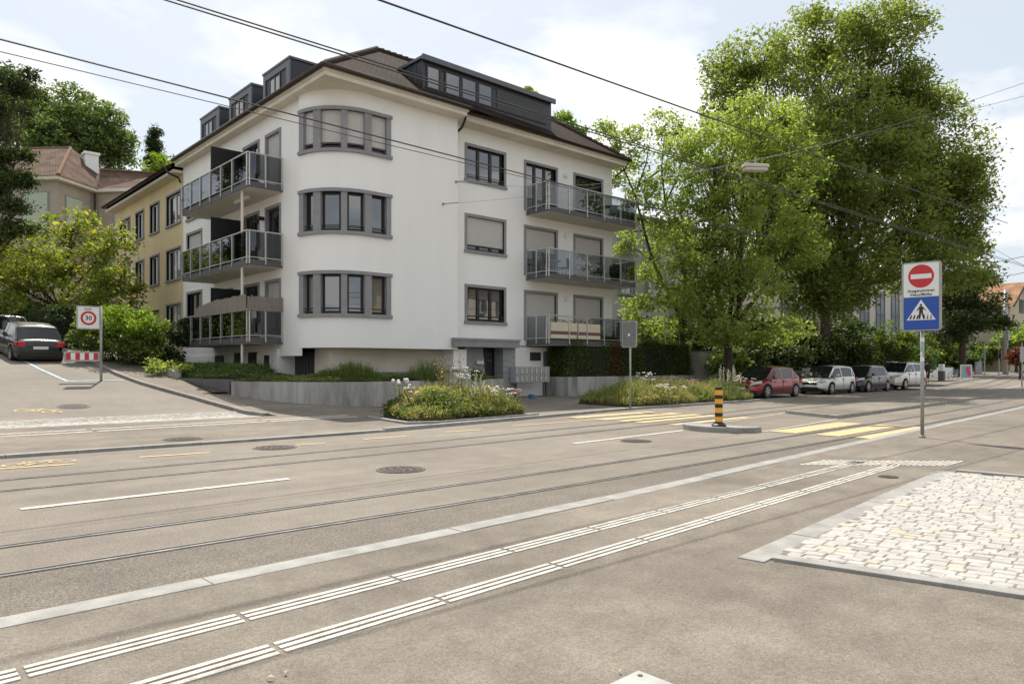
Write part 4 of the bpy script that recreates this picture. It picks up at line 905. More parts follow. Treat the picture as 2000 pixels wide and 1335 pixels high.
b = MB(); b.box(-10, 0, 0, 6.4, 0, 8.3, fn=lambda x, y, z: fh(x, y, z))
b.v += [fh(0, 0, 8.3), fh(0, 6.4, 8.3), fh(0, 3.2, 10.7)]; n = len(b.v); b.f.append((n-3, n-2, n-1)); b.mi.append(0); b.build('wall', mat('pale_olive_render', (.52, .47, .34), .9, var=.06), FH)
roof_faces([[fh(-10.5, -.5, 8.0), fh(.5, -.5, 8.0), fh(.5, 3.2, 10.85), fh(-10.5, 3.2, 10.85)], [fh(.5, 6.9, 8.0), fh(-10.5, 6.9, 8.0), fh(-10.5, 3.2, 10.85), fh(.5, 3.2, 10.85)]], FH, M['tiles_l'])
b = MB(); b.tube([fh(.52, -.5, 7.95), fh(.52, 3.2, 10.8), fh(.52, 6.9, 7.95)], .12, 4); b.build('barge_board', M['frame'], FH)
for (a, z) in ((2.6, 7.4), (1.0, 4.6), (4.0, 4.6), (1, 1.8), (4, 1.8)):
    b = MB(); b.box(a, a+1.2, 0, .06, z, z+1.5, fn=lambda t, d, zz: fh(d, t, zz)); s = b.build('window', M['frame'], FH)
b = MB(); b.box(-7, -5, 0, .06, 3, 5, fn=lambda s_, d, zz: fh(s_, -d, zz)); b.build('window', M['frame'], FH)
LH = tag(empty('low_house', (100, 34, .9)), 'low beige house wall seen through the gap right of the no entry sign', 'building')
b = MB(); b.box(88, 100, 36, 44, 0, 5.8); b.build('wall', mat('sand_render', (.5, .42, .28), .9, var=.1), LH)
b = MB(); b.prism([(35.5, 5.7), (44.5, 5.7), (40, 8.0)], 87.5, 100.5, fn=lambda y, z, x: (x, y, z)); b.build('roof', M['tiles_l'], LH)
# invented houses out of view on the near side, added for window reflections
def opp(name, label, x0, x1, m, ztop):
    r_ = tag(empty(name, ((x0+x1)/2, -26, 0)), label, 'building'); b = MB(); b.box(x0, x1, -36, -16, 0, ztop); b.build('wall', m, r_)
    b = MB(); b.prism([(-37, ztop), (-15, ztop), (-26, ztop+4.5)], x0-.6, x1+.6, fn=lambda y, z, x: (x, y, z)); b.build('roof', M['tiles_o'], r_)
    x = x0+1.2
    while x < x1-2:
        for z in (1.6, 4.7, 7.8): window(r_, lambda a, d, zz: (a, -16+.21+d, zz), x, x+1.4, z, z+1.7, 2, fr='wframe', wd=.12)
        x += 3.1
opp('added_ochre_house', 'unseen ochre house added across the tram street to be mirrored in the bay windows', 38, 52, M['yellow'], 10.6)
opp('added_cream_house', 'unseen cream house added across the tram street to be mirrored in the ground floor windows', 54, 72, M['cream'], 11.0)
opp('added_pale_house', 'unseen pale white house added across the tram street for window reflections', 20, 35, M['white'], 10.4)

CH = tag(empty('added_corner_house', (-20, 28, 1)), 'unseen pale house added across the side street to be mirrored in the balcony glass', 'building')  # unseen house, put in to vary the reflections in the panes
b = MB(); b.box(-30, -12, 22, 40, -.5, 10.5); b.build('wall', M['cream'], CH); b = MB(); b.prism([(21, 10.5), (41, 10.5), (31, 15)], -30.6, -11.4, fn=lambda y, z, x: (x, y, z)); b.build('roof', M['tiles_o'], CH)
for v in (23.5, 27, 30.5, 34): 
    for z in (2.2, 5.2, 8.2): window(CH, lambda a, d, zz: (-12-.21*0+d-.0, a, zz), v, v+1.5, z, z+1.8, 2, fr='wframe', wd=.12)
# ------------------------------------------------------------------ walls and planters by the houses
def wall_thing(name, label, pts, zt, m, th=.22, base=-.3, cat='wall'):
    b = MB()
    for p, q in zip(pts[:-1], pts[1:]):
        p, q = Vector(p), Vector(q); d = (q-p).normalized(); s = Vector((-d.y, d.x))*th; n = max(1, int((q-p).length/2.6))
        for k in range(n):
            a = p.lerp(q, k/n)+d*.004; c = p.lerp(q, (k+1)/n)-d*.004
            b.prism([(a.x, a.y), (c.x, c.y), (c.x+s.x, c.y+s.y), (a.x+s.x, a.y+s.y)], base, zt)
    return tag(b.build(name, m), label, cat)
W1 = [(9.84, 25.5), (10.35, 24.3), (11.1, 23.05), (12.0, 22.25), (13.1, 21.75), (14.4, 21.9), (20.4, 23.1)]
wall_thing('retaining_wall', 'low weathered concrete retaining wall curving round the street corner', W1, .95, M['concrete'])
b = MB(); b.box(25.3, 25.52, 24.22, 25.5, -.3, .97)
for k in range(4): b.box(25.3+k*2.625, 25.3+(k+1)*2.625-.008, 24.0, 24.218, -.3, .97)
tag(b.build('retaining_wall', M['concrete']), 'low pale concrete retaining wall under the clipped hedge', 'wall')
wall_thing('planter_wall', 'dark low garden wall beside the sloping side street pavement', [(9.3, 29.3), (9.55, 27.6), (9.86, 25.75)], 1.02, M['gdark'])
wall_thing('planter_wall', 'stepped low stone planter edge beside the side street shrubs', [(8.9, 33.5), (9.0, 31.2), (9.25, 29.5)], 1.42, M['concrete'])
b = MB(); b.prism([(9.95, 25.7), (10.5, 24.5), (11.2, 23.2), (12.1, 22.4), (13.1, 21.95), (14.4, 22.1), (20.3, 23.3), (20.3, 24.5), (19.3, 25.88), (13.9, 25.88), (13.9, 29.2), (13.15, 29.3), (13.15, 34), (9.6, 34), (9.6, 29.5)], .0, .93); 
struct(b.build('garden_bed', M['soil'], o_=(0, 0, 0)))
b = MB()
patchgrid(b, lin(9.35, 13.1, .75), lin(25.8, 52, .8), .12); struct(b.build('garden_soil', M['soil'], o_=(0, 0, 0)))
b = MB(); b.box(35.95, 38.3, 23.9, 24.9, -.1, 2.3); b.box(35.9, 38.35, 23.85, 24.95, 2.3, 2.38, m=1)
tag(b.build('concrete_pillar', [M['concrete'], M['gdark']]), 'square pale concrete block with dark lid at the end of the hedge', 'utility block')
b = MB(); b.prism([(25.4, 24.2), (35.8, 24.1), (35.8, 25.55), (25.4, 25.55)], 0, .93); struct(b.build('hedge_bed', M['soil'], o_=(0, 0, 0)))
cb = tag(empty('street_cabinet', (17.7, 22.8, 0)), 'pale grey street cabinet with rounded lid behind the flower bed', 'cabinet')
b = MB(); b.box(17.15, 18.2, 22.55, 22.95, 0, 1.3); b.build('body', M['ticket'], cb, bevel=.02); b = MB(); b.box(17.1, 18.25, 22.5, 23.0, 1.3, 1.38); b.build('lid', M['galv'], cb, bevel=.02)
for x in (17.2, 17.7): b = MB(); b.box(x, x+.46, 22.53, 22.55, .1, 1.25); d_ = b.build('door', M['ticket'], cb); c = MB(); c.box(x+.38, x+.41, 22.515, 22.53, .6, .75); c.build('handle', M['gdark'], d_)
b = MB(); b.box(22.1, 22.28, 23.2, 23.38, 0.05, .22); b.box(22.09, 22.29, 23.19, 23.39, .22, .24); tag(b.build('recycling_box', M['blue']), 'small blue box on the ground beside the entrance wall', 'box')

# ------------------------------------------------------------------ signs
def text_mb(b, body, size, place, m=0, bold=False):
    cu = bpy.data.curves.new('txt', 'FONT'); cu.body = body; cu.size = size; cu.align_x = 'CENTER'; cu.align_y = 'CENTER'; cu.resolution_u = 2
    if bold: cu.offset = size*.025
    o = bpy.data.objects.new('txt', cu); COL.objects.link(o); bpy.context.view_layer.update(); dg = bpy.context.evaluated_depsgraph_get(); me = o.evaluated_get(dg).to_mesh()
    i = len(b.v); b.v += [tuple(place(v.co.x, v.co.y)) for v in me.vertices]
    for p in me.polygons: b.f.append(tuple(i+x for x in p.vertices)); b.mi.append(m)
    o.evaluated_get(dg).to_mesh_clear(); bpy.data.objects.remove(o); bpy.data.curves.remove(cu); return b
def rrect(w_, h_, r, n=5):
    o = []
    for cx, cy, a0 in ((w_/2-r, h_/2-r, 0), (-w_/2+r, h_/2-r, 90), (-w_/2+r, -h_/2+r, 180), (w_/2-r, -h_/2+r, 270)):
        for k in range(n+1): a = R(a0+90*k/n); o.append((cx+r*math.cos(a), cy+r*math.sin(a)))
    return o
def disc(b, pl_, cx, cy, r0, r1, d, m=0, n=40):
    for k in range(n):
        a0, a1 = 2*math.pi*k/n, 2*math.pi*(k+1)/n
        if r0 <= 0: b.quad(pl_(cx, cy, d), pl_(cx+r1*math.cos(a0), cy+r1*math.sin(a0), d), pl_(cx+r1*math.cos(a1), cy+r1*math.sin(a1), d), m=m)
        else: b.quad(pl_(cx+r0*math.cos(a0), cy+r0*math.sin(a0), d), pl_(cx+r1*math.cos(a0), cy+r1*math.sin(a0), d), pl_(cx+r1*math.cos(a1), cy+r1*math.sin(a1), d), pl_(cx+r0*math.cos(a1), cy+r0*math.sin(a1), d), m=m)
def plate(b, pl_, w_, h_, cy, m=0, r=.05, d0=-.012, d1=.012, cx=0):
    b.prism([(x+cx, y+cy) for x, y in rrect(w_, h_, r)], d0, d1, m=m, fn=lambda x, y, d: pl_(x, y, d))
# no entry + zebra crossing sign
sp = Vector((16.2, 5.45, NP)); cth = math.cos(R(-8)); sth = math.sin(R(-8))
sg = tag(empty('road_sign', sp), 'road sign with red no entry disc above a blue zebra crossing panel', 'road sign')
b = MB(); b.tube([sp, sp+Vector((0, 0, 2.25))], .036, 12); b.tube([sp, sp+Vector((0, 0, .05))], .06, 12); b.build('pole', M['galv'], sg, smooth=True)
for z in (1.55, 1.75, 1.95): b = MB(); b.tube([sp+Vector((0, 0, z)), sp+Vector((0, 0, z+.09))], .0375, 12); b.build('sticker', M['s_white'] if z != 1.75 else M['teal'], sg)
ZC = 2.22+.69
def pf_(x, y, d):  # faces -u (towards oncoming camera side); x to the viewer's right (-v)
    return (sp.x-.05-d*cth+x*sth*-1*0 - (-x)*0 + x*math.sin(R(6)), sp.y-x*math.cos(R(6)), ZC+y)
b = MB(); plate(b, pf_, .72, 1.40, 0, r=.07, d0=-.03, d1=.015); b.build('back_frame', M['galv'], sg)
b = MB(); plate(b, pf_, .64, .68, .33, r=.03, d0=.015, d1=.021); u_ = b.build('white_panel', M['s_white'], sg)
b = MB(); disc(b, pf_, 0, .41, 0, .235, .0225, n=48); b.build('red_disc', M['s_red'], u_)
b = MB(); b.quad(pf_(-.19, .36, .024), pf_(.19, .36, .024), pf_(.19, .455, .024), pf_(-.19, .455, .024)); b.build('white_bar', M['s_white'], u_)
b = MB(); text_mb(b, 'Ausgenommen', .082, lambda x, y: pf_(x, y+.115, .0225), bold=True); text_mb(b, 'Velos/Mofas', .082, lambda x, y: pf_(x, y+.035, .0225), bold=True); b.build('lettering', M['s_blk'], u_)
b = MB(); plate(b, pf_, .64, .66, -.345, r=.02, d0=.015, d1=.021); u_ = b.build('blue_panel', M['s_blue'], sg)
b = MB(); b.quad(pf_(-.265, -.48, .0225), pf_(.265, -.48, .0225), pf_(0, -.065, .0225)); b.build('white_triangle', M['s_white'], u_)
b = MB()
def pq(pts): b.quad(*[pf_(x*1.12, -.46+y*1.12, .024) for x, y in pts])
for x in (-.17, -.115, -.06, .055, .11, .165): pq([(x-.022, 0), (x+.008, 0), (x+.028*(1 if x < 0 else -.3), .075), (x-.0+.006, .075)])
pq([(-.018, .235), (.018, .235), (.018, .27), (-.018, .27)]); pq([(-.03, .13), (.03, .125), (.035, .225), (-.028, .23)]); pq([(-.03, .13), (.005, .13), (-.01, .0), (-.04, .0)]); pq([(.0, .13), (.03, .13), (.065, .0), (.035, .0)])
pq([(-.028, .225), (-.018, .2), (-.065, .14), (-.075, .15)]); pq([(.03, .22), (.03, .19), (.07, .15), (.078, .16)])
b.build('pedestrian_pictogram', M['s_blk'], u_)
# zone sign with barrier board
zp = Vector((6.72, 29.65, H(6.72, 29.65))); zs = tag(empty('road_sign', zp), 'white zone sign with red ringed number at the mouth of the side street', 'road sign')
b = MB(); b.tube([zp, zp+Vector((0, 0, 2.68))], .045, 10); b.build('pole', M['galv'], zs, smooth=True)
def zf_(x, y, d): return (zp.x-.42+x, zp.y-.06-d, zp.z+2.27+y)
b = MB(); plate(b, zf_, .76, .84, 0, r=.05, d0=-.02, d1=.012); b.build('back_frame', M['galv'], zs)
b = MB(); plate(b, zf_, .67, .75, 0, r=.03, d0=.012, d1=.018); u_ = b.build('white_panel', M['s_white'], zs)
b = MB(); disc(b, zf_, 0, -.02, .175, .255, .020); b.build('red_ring', M['s_red'], u_)
b = MB(); text_mb(b, '30', .22, lambda x, y: zf_(x, y-.02, .020), bold=True); text_mb(b, 'ZONE', .085, lambda x, y: zf_(x-.02, y+.295, .020), bold=True); b.build('lettering', M['s_blk'], u_)
bp_ = zp; bb = tag(empty('barrier_board', zp+Vector((-.6, 0, .75))), 'red and white striped barrier board fixed beside the zone sign pole', 'barrier')
def bf_(x, y, d): return (zp.x-.62+x, zp.y-.07-d, zp.z+.88+y)
b = MB(); plate(b, bf_, 1.14, .36, 0, r=.07, d0=-.02, d1=.012); b.build('frame', M['galv'], bb)
b = MB()
for k in range(7): b.quad(bf_(-.50+k*.143, -.12, .015), bf_(-.50+(k+1)*.143, -.12, .015), bf_(-.50+(k+1)*.143, .12, .015), bf_(-.50+k*.143, .12, .015), m=k % 2)
b.build('stripes', [M['s_red'], M['s_white']], bb)
# grey back of a sign by the flower bed
gp = G(1231, 799, FP); gp = Vector((gp.x, gp.y, FP)); gs_ = tag(empty('road_sign', gp), 'grey back of a sign on a thin pole before the long hedge', 'road sign')
b = MB(); b.tube([gp, gp+Vector((0, 0, 2.95))], .032, 10); b.build('pole', M['galv'], gs_, smooth=True)
def gf_(x, y, d): return (gp.x-.05-d, gp.y-x, gp.z+2.5+y)
b = MB(); plate(b, gf_, .62, .88, 0, r=.06, d0=-.02, d1=.012); b.build('rim', M['galv'], gs_)
b = MB(); plate(b, gf_, .55, .81, 0, r=.05, d0=.012, d1=.016); u_ = b.build('sign_back', mat('sign_back_grey', (.19, .195, .20), .55, metal=.3, var=.15), gs_)
b = MB(); disc(b, gf_, .0, -.02, 0, .05, .018, n=16); b.build('sticker', M['s_white'], u_)
# bollard
bo = Vector((14.98, 9.62, .12)); g = P(1404, 832, 16.75); bo = Vector((g.x, g.y, .12))
bl = tag(empty('bollard', bo), 'black and yellow striped bollard on the tip of the traffic island', 'bollard')
b = MB(); b.lathe(bo, [(.165, 0), (.165, .03), (.13, .06), (.12, .08)], 24); b.build('foot', M['plastic_k'], bl, smooth=False)
b = MB(); zz = .08; bands = [(.03, 1), (.125, 0), (.10, 1), (.125, 0), (.10, 1), (.125, 0), (.10, 1), (.125, 0), (.05, 1)]
for h_, mi in bands:
    h_ *= .9; b.lathe(bo, [(.088, zz), (.088, zz+h_)], 24, m=mi); zz += h_
b.lathe(bo, [(.088, zz), (.08, zz+.02), (.03, zz+.028)], 24, m=1); b.build('shaft', [M['plastic_y'], M['plastic_k']], bl)

# ------------------------------------------------------------------ cars
def interp(xs, ys): return lambda x: float(np.interp(x, xs, ys))
def paint(name, col, metal=.35, rough=.28):
    m = mat(name, col, rough, metal, var=.03); b_ = m.node_tree.nodes['Principled BSDF']; b_.inputs['Coat Weight'].default_value = .7; b_.inputs['Coat Roughness'].default_value = .05; return m
def car(name, label, loc, rz, m, Lc=4.2, Wc=1.78, Ht=1.48, style='hatch', pitch=0, group=None, trim=None, far=False, plate_w=.5):
    root = tag(empty(name, loc, rz), label, 'car', group); root.rotation_euler = Euler((0, -pitch, rz), 'XYZ'); ORG[root.name] = Vector((0, 0, 0))
    h = Lc/2; suv = style == 'suv'; hb_ = Ht/1.48; xw_f, xw_r = h-.82, -h+.74; rw = .315 if not suv else .35
    belt = .93*hb_ if not suv else 1.0*hb_
    if style == 'white_hatch': nose = .98*hb_
    dz_ = interp([-h, -h+.05, -h+.3, -h+.5, 0, h-1.35, h-.7, h-.25, h-.06, h], [belt*.72, belt*.93, belt+.03, belt+.04, belt, belt-.03, belt-.13, belt-.25, belt-.36, belt*.45])
    wd = interp([-h, -h+.08, -h+.35, -h+.9, 0, h-.9, h-.4, h-.12, h], [Wc*.36, Wc*.43, Wc*.48, Wc*.5, Wc*.5, Wc*.5, Wc*.47, Wc*.40, Wc*.31])
    zb = lambda x: max(.20 if not suv else .24, .33 if abs(x) > h-.06 else .2)
    xs = sorted(set([round(v, 3) for v in np.linspace(-h, h, 34)]+[round(xc+d, 3) for xc in (xw_f, xw_r) for d in np.linspace(-rw-.07, rw+.07, 15)]+[-h+.05, h-.05, h-.12, -h+.12]))
    ar = rw+.055
    def arch(x):
        for xc in (xw_f, xw_r):
            if abs(x-xc) < ar: return rw+math.sqrt(max(0, ar*ar-(x-xc)**2))
        return 0
    b = MB(); K = 9
    for x in xs:
        z0 = max(zb(x), arch(x)); zt = dz_(x); w_ = wd(x); zt = max(zt, z0+.06)
        sh_ = z0+(zt-z0)
        sec = [(w_*.93 if arch(x) < .1 else w_*.995, z0), (w_*.99, z0+(zt-z0)*.12), (w_, z0+(zt-z0)*.42), (w_*.985, z0+(zt-z0)*.72), (w_*.955, zt-.05), (w_*.90, zt-.005), (w_*.62, zt+.02), (w_*.3, zt+.035), (0, zt+.04)]
        for (y, z) in sec: b.v.append((x, y, z))
        for (y, z) in sec: b.v.append((x, -y, z))
    for i in range(len(xs)-1):
        for s_ in (0, K):
            for k in range(K-1): a = i*2*K+s_+k; c = a+2*K; b.f.append((a, c, c+1, a+1) if s_ == 0 else (a, a+1, c+1, c)); b.mi.append(0)
    for i in (0, len(xs)-1): b.f.append(tuple([i*2*K+k for k in range(K)]+[i*2*K+K+k for k in reversed(range(K-1))])); b.mi.append(0)
    body = b.build('body', m, root, smooth=True)
    b = MB(); b.box(-h+.12, h-.12, -Wc*.40, Wc*.40, .16, .5); b.box(-h+.05, h-.05, -Wc*.44, Wc*.44, .22, .30); b.box(xw_f-ar, xw_f+ar, -Wc*.44, Wc*.44, .3, rw+ar*.8); b.box(xw_r-ar, xw_r+ar, -Wc*.44, Wc*.44, .3, rw+ar*.8); b.build('underbody', M['plastic_k'], root)
    # greenhouse
    xwb, xrf, xrr, xrb = h-1.05, h-1.85, -h+.62, -h+.22
    if style == 'hatch': xwb, xrf, xrr, xrb = h-1.0, h-1.78, -h+.75, -h+.20
    if style == 'white_hatch': xwb, xrf, xrr, xrb = h-.82, h-1.55, -h+.45, -h+.16
    top = interp([xrb, xrr, (xrr+xrf)/2, xrf, xwb], [belt, Ht-.06, Ht, Ht-.04, belt-.06]); gx = sorted(set([round(v, 3) for v in np.linspace(xrb, xwb, 26)]+[xrf, xrr]))
    def wall_w(x, t): wb_, wt = Wc*.5*.935, Wc*.5*.72; return (wb_+(wt-wb_)*t)*(1-.10*max(0, (x-xrf)/(xwb-xrf)) -.06*max(0, (xrr-x)/(xrr-xrb)))
    b = MB(); r_ = MB()
    for x in gx:
        zt = top(x); z0 = dz_(x)-.03; q = (zt-z0)/(Ht-belt+.03)
        sec = [(wall_w(x, 0), z0), (wall_w(x, q*.5), z0+(zt-z0)*.5), (wall_w(x, q*.9), z0+(zt-z0)*.9), (wall_w(x, q)*.90, zt-.005), (wall_w(x, q)*.5, zt+.02), (0, zt+.028)]
        for (y, z) in sec: b.v.append((x, y, z))
        for (y, z) in sec: b.v.append((x, -y, z))
        if xrr-.10 <= x <= xrf+.04:
            sec2 = [(wall_w(x, q*.86)+.006, z0+(zt-z0)*.86), (wall_w(x, q*.93)+.006, zt-.03), (wall_w(x, q)*.90, zt+.012), (wall_w(x, q)*.5, zt+.034), (0, zt+.042)]
            for (y, z) in sec2: r_.v.append((x, y, z))
            for (y, z) in sec2: r_.v.append((x, -y, z))
    for mb_, K_ in ((b, 6), (r_, 5)):
        n = len(mb_.v)//(2*K_)
        for i in range(n-1):
            for s_ in (0, K_):
                for k in range(K_-1): a = i*2*K_+s_+k; c = a+2*K_; mb_.f.append((a, c, c+1, a+1)); mb_.mi.append(0)
    b.build('windows', M['carglass'], root, smooth=False); r_.build('roof', m if not trim else trim, root, smooth=True)
    b = MB()
    for s_ in (1, -1):
        def side(x, t, o_=.008): zt = top(x); z0 = dz_(x)-.03; q = (zt-z0)/(Ht-belt+.03); return (x, s_*(wall_w(x, q*t)+o_), z0+(zt-z0)*t)
        def pil(x0, x1, y0, y1): b.quad(side(x0, 0), side(x1, 0), side(y1, .9), side(y0, .9))
        pil(-.05*0-.12, -.03, -.14, -.06)
        pil(xrb+.15, xrr+.28, xrr+.02, xrr+.12)
        n = 8
        for k in range(n):   # A pillars and C pillars follow the edges of the glass
            xa, xb_ = xwb-.02+(xrf-xwb)*k/n, xwb-.02+(xrf-xwb)*(k+1)/n; wa, wb2 = wall_w(xa, (top(xa)-dz_(xa)+.03)/(Ht-belt+.03))*.93, wall_w(xb_, (top(xb_)-dz_(xb_)+.03)/(Ht-belt+.03))*.93
            b.quad((xa, s_*wa, top(xa)+.015), (xb_, s_*wb2, top(xb_)+.015), (xb_, s_*(wb2+.07), top(xb_)-.05), (xa, s_*(wa+.07), top(xa)-.05))
    b.build('pillar', m, root)
    # wheels
    for xc in (xw_f, xw_r):
        for s_ in (1, -1):
            y = s_*(Wc/2-.10); wb = MB(); wb.lathe((xc, y, rw), [(rw*.6, -.1), (rw*.97, -.1), (rw, -.07), (rw, .07), (rw*.97, .1), (rw*.6, .1)], 24, axis='y'); wl = wb.build('wheel', M['tyre'], root, smooth=False)
            q = MB(); yy = s_*.101; q.lathe((xc, y, rw), [(rw*.64, yy*.9), (rw*.66, yy), (rw*.60, yy*1.02), (rw*.58, yy*.75)], 20, axis='y')
            for k in range(5 if not suv else 6):
                a = 2*math.pi*k/(5 if not suv else 6); ca, sa = math.cos(a), math.sin(a); e = rw*.62; t_ = .045
                q.quad((xc+t_*sa, y+yy*1.02, rw-t_*ca), (xc-t_*sa, y+yy*1.02, rw+t_*ca), (xc+e*ca-t_*.8*sa, y+yy*1.0, rw+e*sa+t_*.8*ca), (xc+e*ca+t_*.8*sa, y+yy*1.0, rw+e*sa-t_*.8*ca))
            q.lathe((xc, y, rw), [(.06, yy), (.05, yy*1.06)], 10, axis='y'); q.build('rim', M['rim'], wl)
    # front
    fx = h
    for s_ in (1, -1):
        b = MB(); z1, z2 = belt-.30, belt-.16
        b.v += [(h-.14, s_*Wc*.40, z1+.02), (h-.03, s_*Wc*.24, z1-.03), (h-.09, s_*Wc*.25, z2-.05), (h-.42, s_*Wc*.45, z2+.045), (h-.34, s_*Wc*.475, z1+.08)]; b.f.append((0, 1, 2, 3, 4)); b.mi.append(0)
        b.v = [(x+.02, y*1.02, z+.015) for x, y, z in b.v]; b.build('headlight', mat('headlight_glass', (.35, .37, .38), .1, metal=.5) if 'headlight_glass' not in bpy.data.materials else bpy.data.materials['headlight_glass'], root)
        b = MB(); z3 = belt-.02; b.box(-h-.005, -h+.06, s_*Wc*.30, s_*Wc*.43, z3-.24, z3-.06); b.box(-h+.04, -h+.30, s_*Wc*.445, s_*Wc*.475, z3-.2, z3-.06); b.build('taillight', M['s_red'], root)
        b = MB(); b.box(h-1.32, h-1.17, s_*Wc*.50, s_*(Wc*.50+.16), belt-.0, belt+.13); b.build('wing_mirror', m, root, bevel=.03)
        for xd in (-.35, .62):
            b = MB(); b.box(xd-.09, xd+.09, s_*(Wc*.5-.012), s_*(Wc*.5+.018), belt-.16, belt-.13); b.build('door_handle', m, root)
        b = MB()
        for xd in (-.13, .98 if xw_f > 1.2 else .9): b.box(xd-.006, xd+.006, s_*(Wc*.5-.06), s_*(Wc*.5+.003), .32, belt-.08)
        b.build('door_gap', M['plastic_k'], root)
        b = MB(); b.box(xw_r+ar+.03, xw_f-ar-.03, s_*(Wc*.5-.08), s_*(Wc*.5-.015), .2, .29 if not suv else .36); b.build('side_skirt', M['plastic_k'], root)
    b = MB(); b.box(h-.05, h+.012, -Wc*.22, Wc*.22, belt-.42, belt-.30); b.build('grille', M['plastic_k'], root, bevel=.01)
    b = MB(); b.box(h-.06, h+.006, -Wc*.27, Wc*.27, .27, .39); b.build('lower_grille', M['plastic_k'], root, bevel=.01)
    b = MB(); b.box(h-.02, h+.022, -.23, .23, .42, .52); b.build('number_plate', M['s_white'], root)
    b = MB(); b.box(-h-.02, -h+.02, -.26, .26, belt-.36, belt-.25); b.build('number_plate', M['s_white'], root)
    b = MB(); b.box(-h-.012, -h+.08, -Wc*.40, Wc*.40, .26, .5); b.build('rear_bumper', M['plastic_k'], root, bevel=.02)
    if suv:
        b = MB(); [b.tube([(xrr+.1, s_*Wc*.34, Ht+.0), (xrr+.3, s_*Wc*.34, Ht+.06), (xrf-.1, s_*Wc*.34, Ht+.05), (xrf, s_*Wc*.34, Ht)], .018, 5) for s_ in (1, -1)]; b.build('roof_rail', M['galv'], root)
    return root
PK = 'cars parked along the far kerb'
car('parked_car', 'dark red hatchback parked first in the row beside the flower bed', (32.5, 17.9, H(33, 17.9)), math.pi+R(0), paint('red_car_paint', (.24, .012, .02), .4), 4.25, 1.8, 1.46, 'hatch', group=PK)
car('parked_car', 'pale silver white small hatchback parked behind the dark red car', (39.2, 17.95, 0), math.pi, paint('silver_car_paint', (.56, .56, .53), .3), 4.03, 1.70, 1.49, 'white_hatch', group=PK)
car('parked_car', 'dark grey compact car parked between the two silver cars', (44.05, 18.05, 0), math.pi, paint('dark_car_paint', (.035, .036, .04), .4), 4.3, 1.8, 1.50, 'hatch', group=PK)
car('parked_car', 'large silver sport utility car parked last in the row', (49.95, 18.15, 0), math.pi, paint('bright_silver_paint', (.60, .60, .58), .35), 4.75, 1.89, 1.70, 'suv', group=PK)
sl = math.atan2(H(5, 38)-H(5, 34.6), 3.4)
car('parked_car', 'black sport utility car seen from behind on the sloping side street', (5.55, 36.7, H(5, 36.7)-.06), R(93), paint('black_car_paint', (.006, .009, .009), .0, .5), 4.2, 1.82, 1.50, 'hatch', pitch=sl)
car('parked_car', 'silver car parked uphill in front of the black sport utility car', (5.5, 42.2, H(5, 42.2)-.05), R(-86), paint('light_silver_paint', (.5, .51, .5), .35), 4.3, 1.8, 1.5, 'hatch', pitch=-.07)

# ------------------------------------------------------------------ wires, lamps, tram catenary
def wire(name, label, pts, r=.013, cat='overhead wire', m='wire', group='overhead wires above the tram street'):
    b = MB(); b.tube(pts, r, 5, cap=False); return tag(b.build(name, M[m]), label, cat, group)
def sag(p, q, s, n=10): p, q = Vector(p), Vector(q); return [p.lerp(q, k/n)-Vector((0, 0, 4*s*(k/n)*(1-k/n))) for k in range(n+1)]
def vz(px0, py0, v0, px1, py1, v1, x0, x1):
    z = []
    for px, py, v in ((px0, py0, v0), (px1, py1, v1)): a = (px-1000)/CF; D = v/(FW[1]+RT[1]*a); z.append((D*(FW[0]+RT[0]*a), v, CAMZ+(HZ-py)/CF*D))
    p, q = Vector(z[0]), Vector(z[1]); d = (q-p)/(q.x-p.x); return [p+d*(x-p.x) for x in np.linspace(x0, x1, 9)]
wire('overhead_wire', 'thick upper wire of the pair over the far tram track, crossing the left sky', vz(0, 77, 11.3, 1025, 341, 11.6, -25, 22), .013)
wire('overhead_wire', 'thin lower wire of the pair over the far tram track, crossing the left sky', vz(0, 101, 11.0, 905, 318, 11.2, -25, 22), .007)
wire('overhead_wire', 'left of the twin wires over the near tram track, passing above the roof ridge', vz(322, 0, 7.3, 1250, 288, 7.6, -12, 42), .009)
wire('overhead_wire', 'right of the twin wires over the near tram track, passing above the roof ridge', vz(346, 0, 7.4, 1250, 283, 7.7, -12, 42), .009)
wire('overhead_wire', 'single dark wire crossing the middle of the sky towards the plane tree', vz(740, 0, 6.7, 1478, 262, 6.9, -10, 30), .012)
A1 = Vector((19.3, VC-.02, 9.4)); B1 = Vector((22.2, 3.4, 8.95)); A2 = Vector((18.6, VC-.02, 8.35)); B2 = Vector((22.2, 3.4, 8.45))
ms = tag(empty('catenary_mast', (22.25, 3.4, 0)), 'grey steel mast carrying the span wires on the near pavement', 'mast')
b = MB(); b.tube([(22.25, 3.4, 0), (22.25, 3.4, 9.3)], [.13, .09], 12); b.build('pole', M['galv'], ms, smooth=True)
wire('span_wire', 'upper span wire from the white wall across the street, carrying the hanging lamp', sag(A1, B1, 1.25, 14), .006)
wire('span_wire', 'lower span wire from the white wall across the street', sag(A2, B2, .55, 14), .005)
for i, (A_2, l_) in enumerate(((A1, 'upper'), (A2, 'lower'))):
    b = MB(); b.box(A_2.x-.05, A_2.x+.05, A_2.y-.02, A_2.y+.03, A_2.z-.05, A_2.z+.05); b.tube([A_2, A_2+Vector((.12, -.9, -.08))], .022, 6); tag(b.build('wire_anchor', M['galv']), 'metal anchor of the '+l_+' span wire on the white wall', 'anchor')
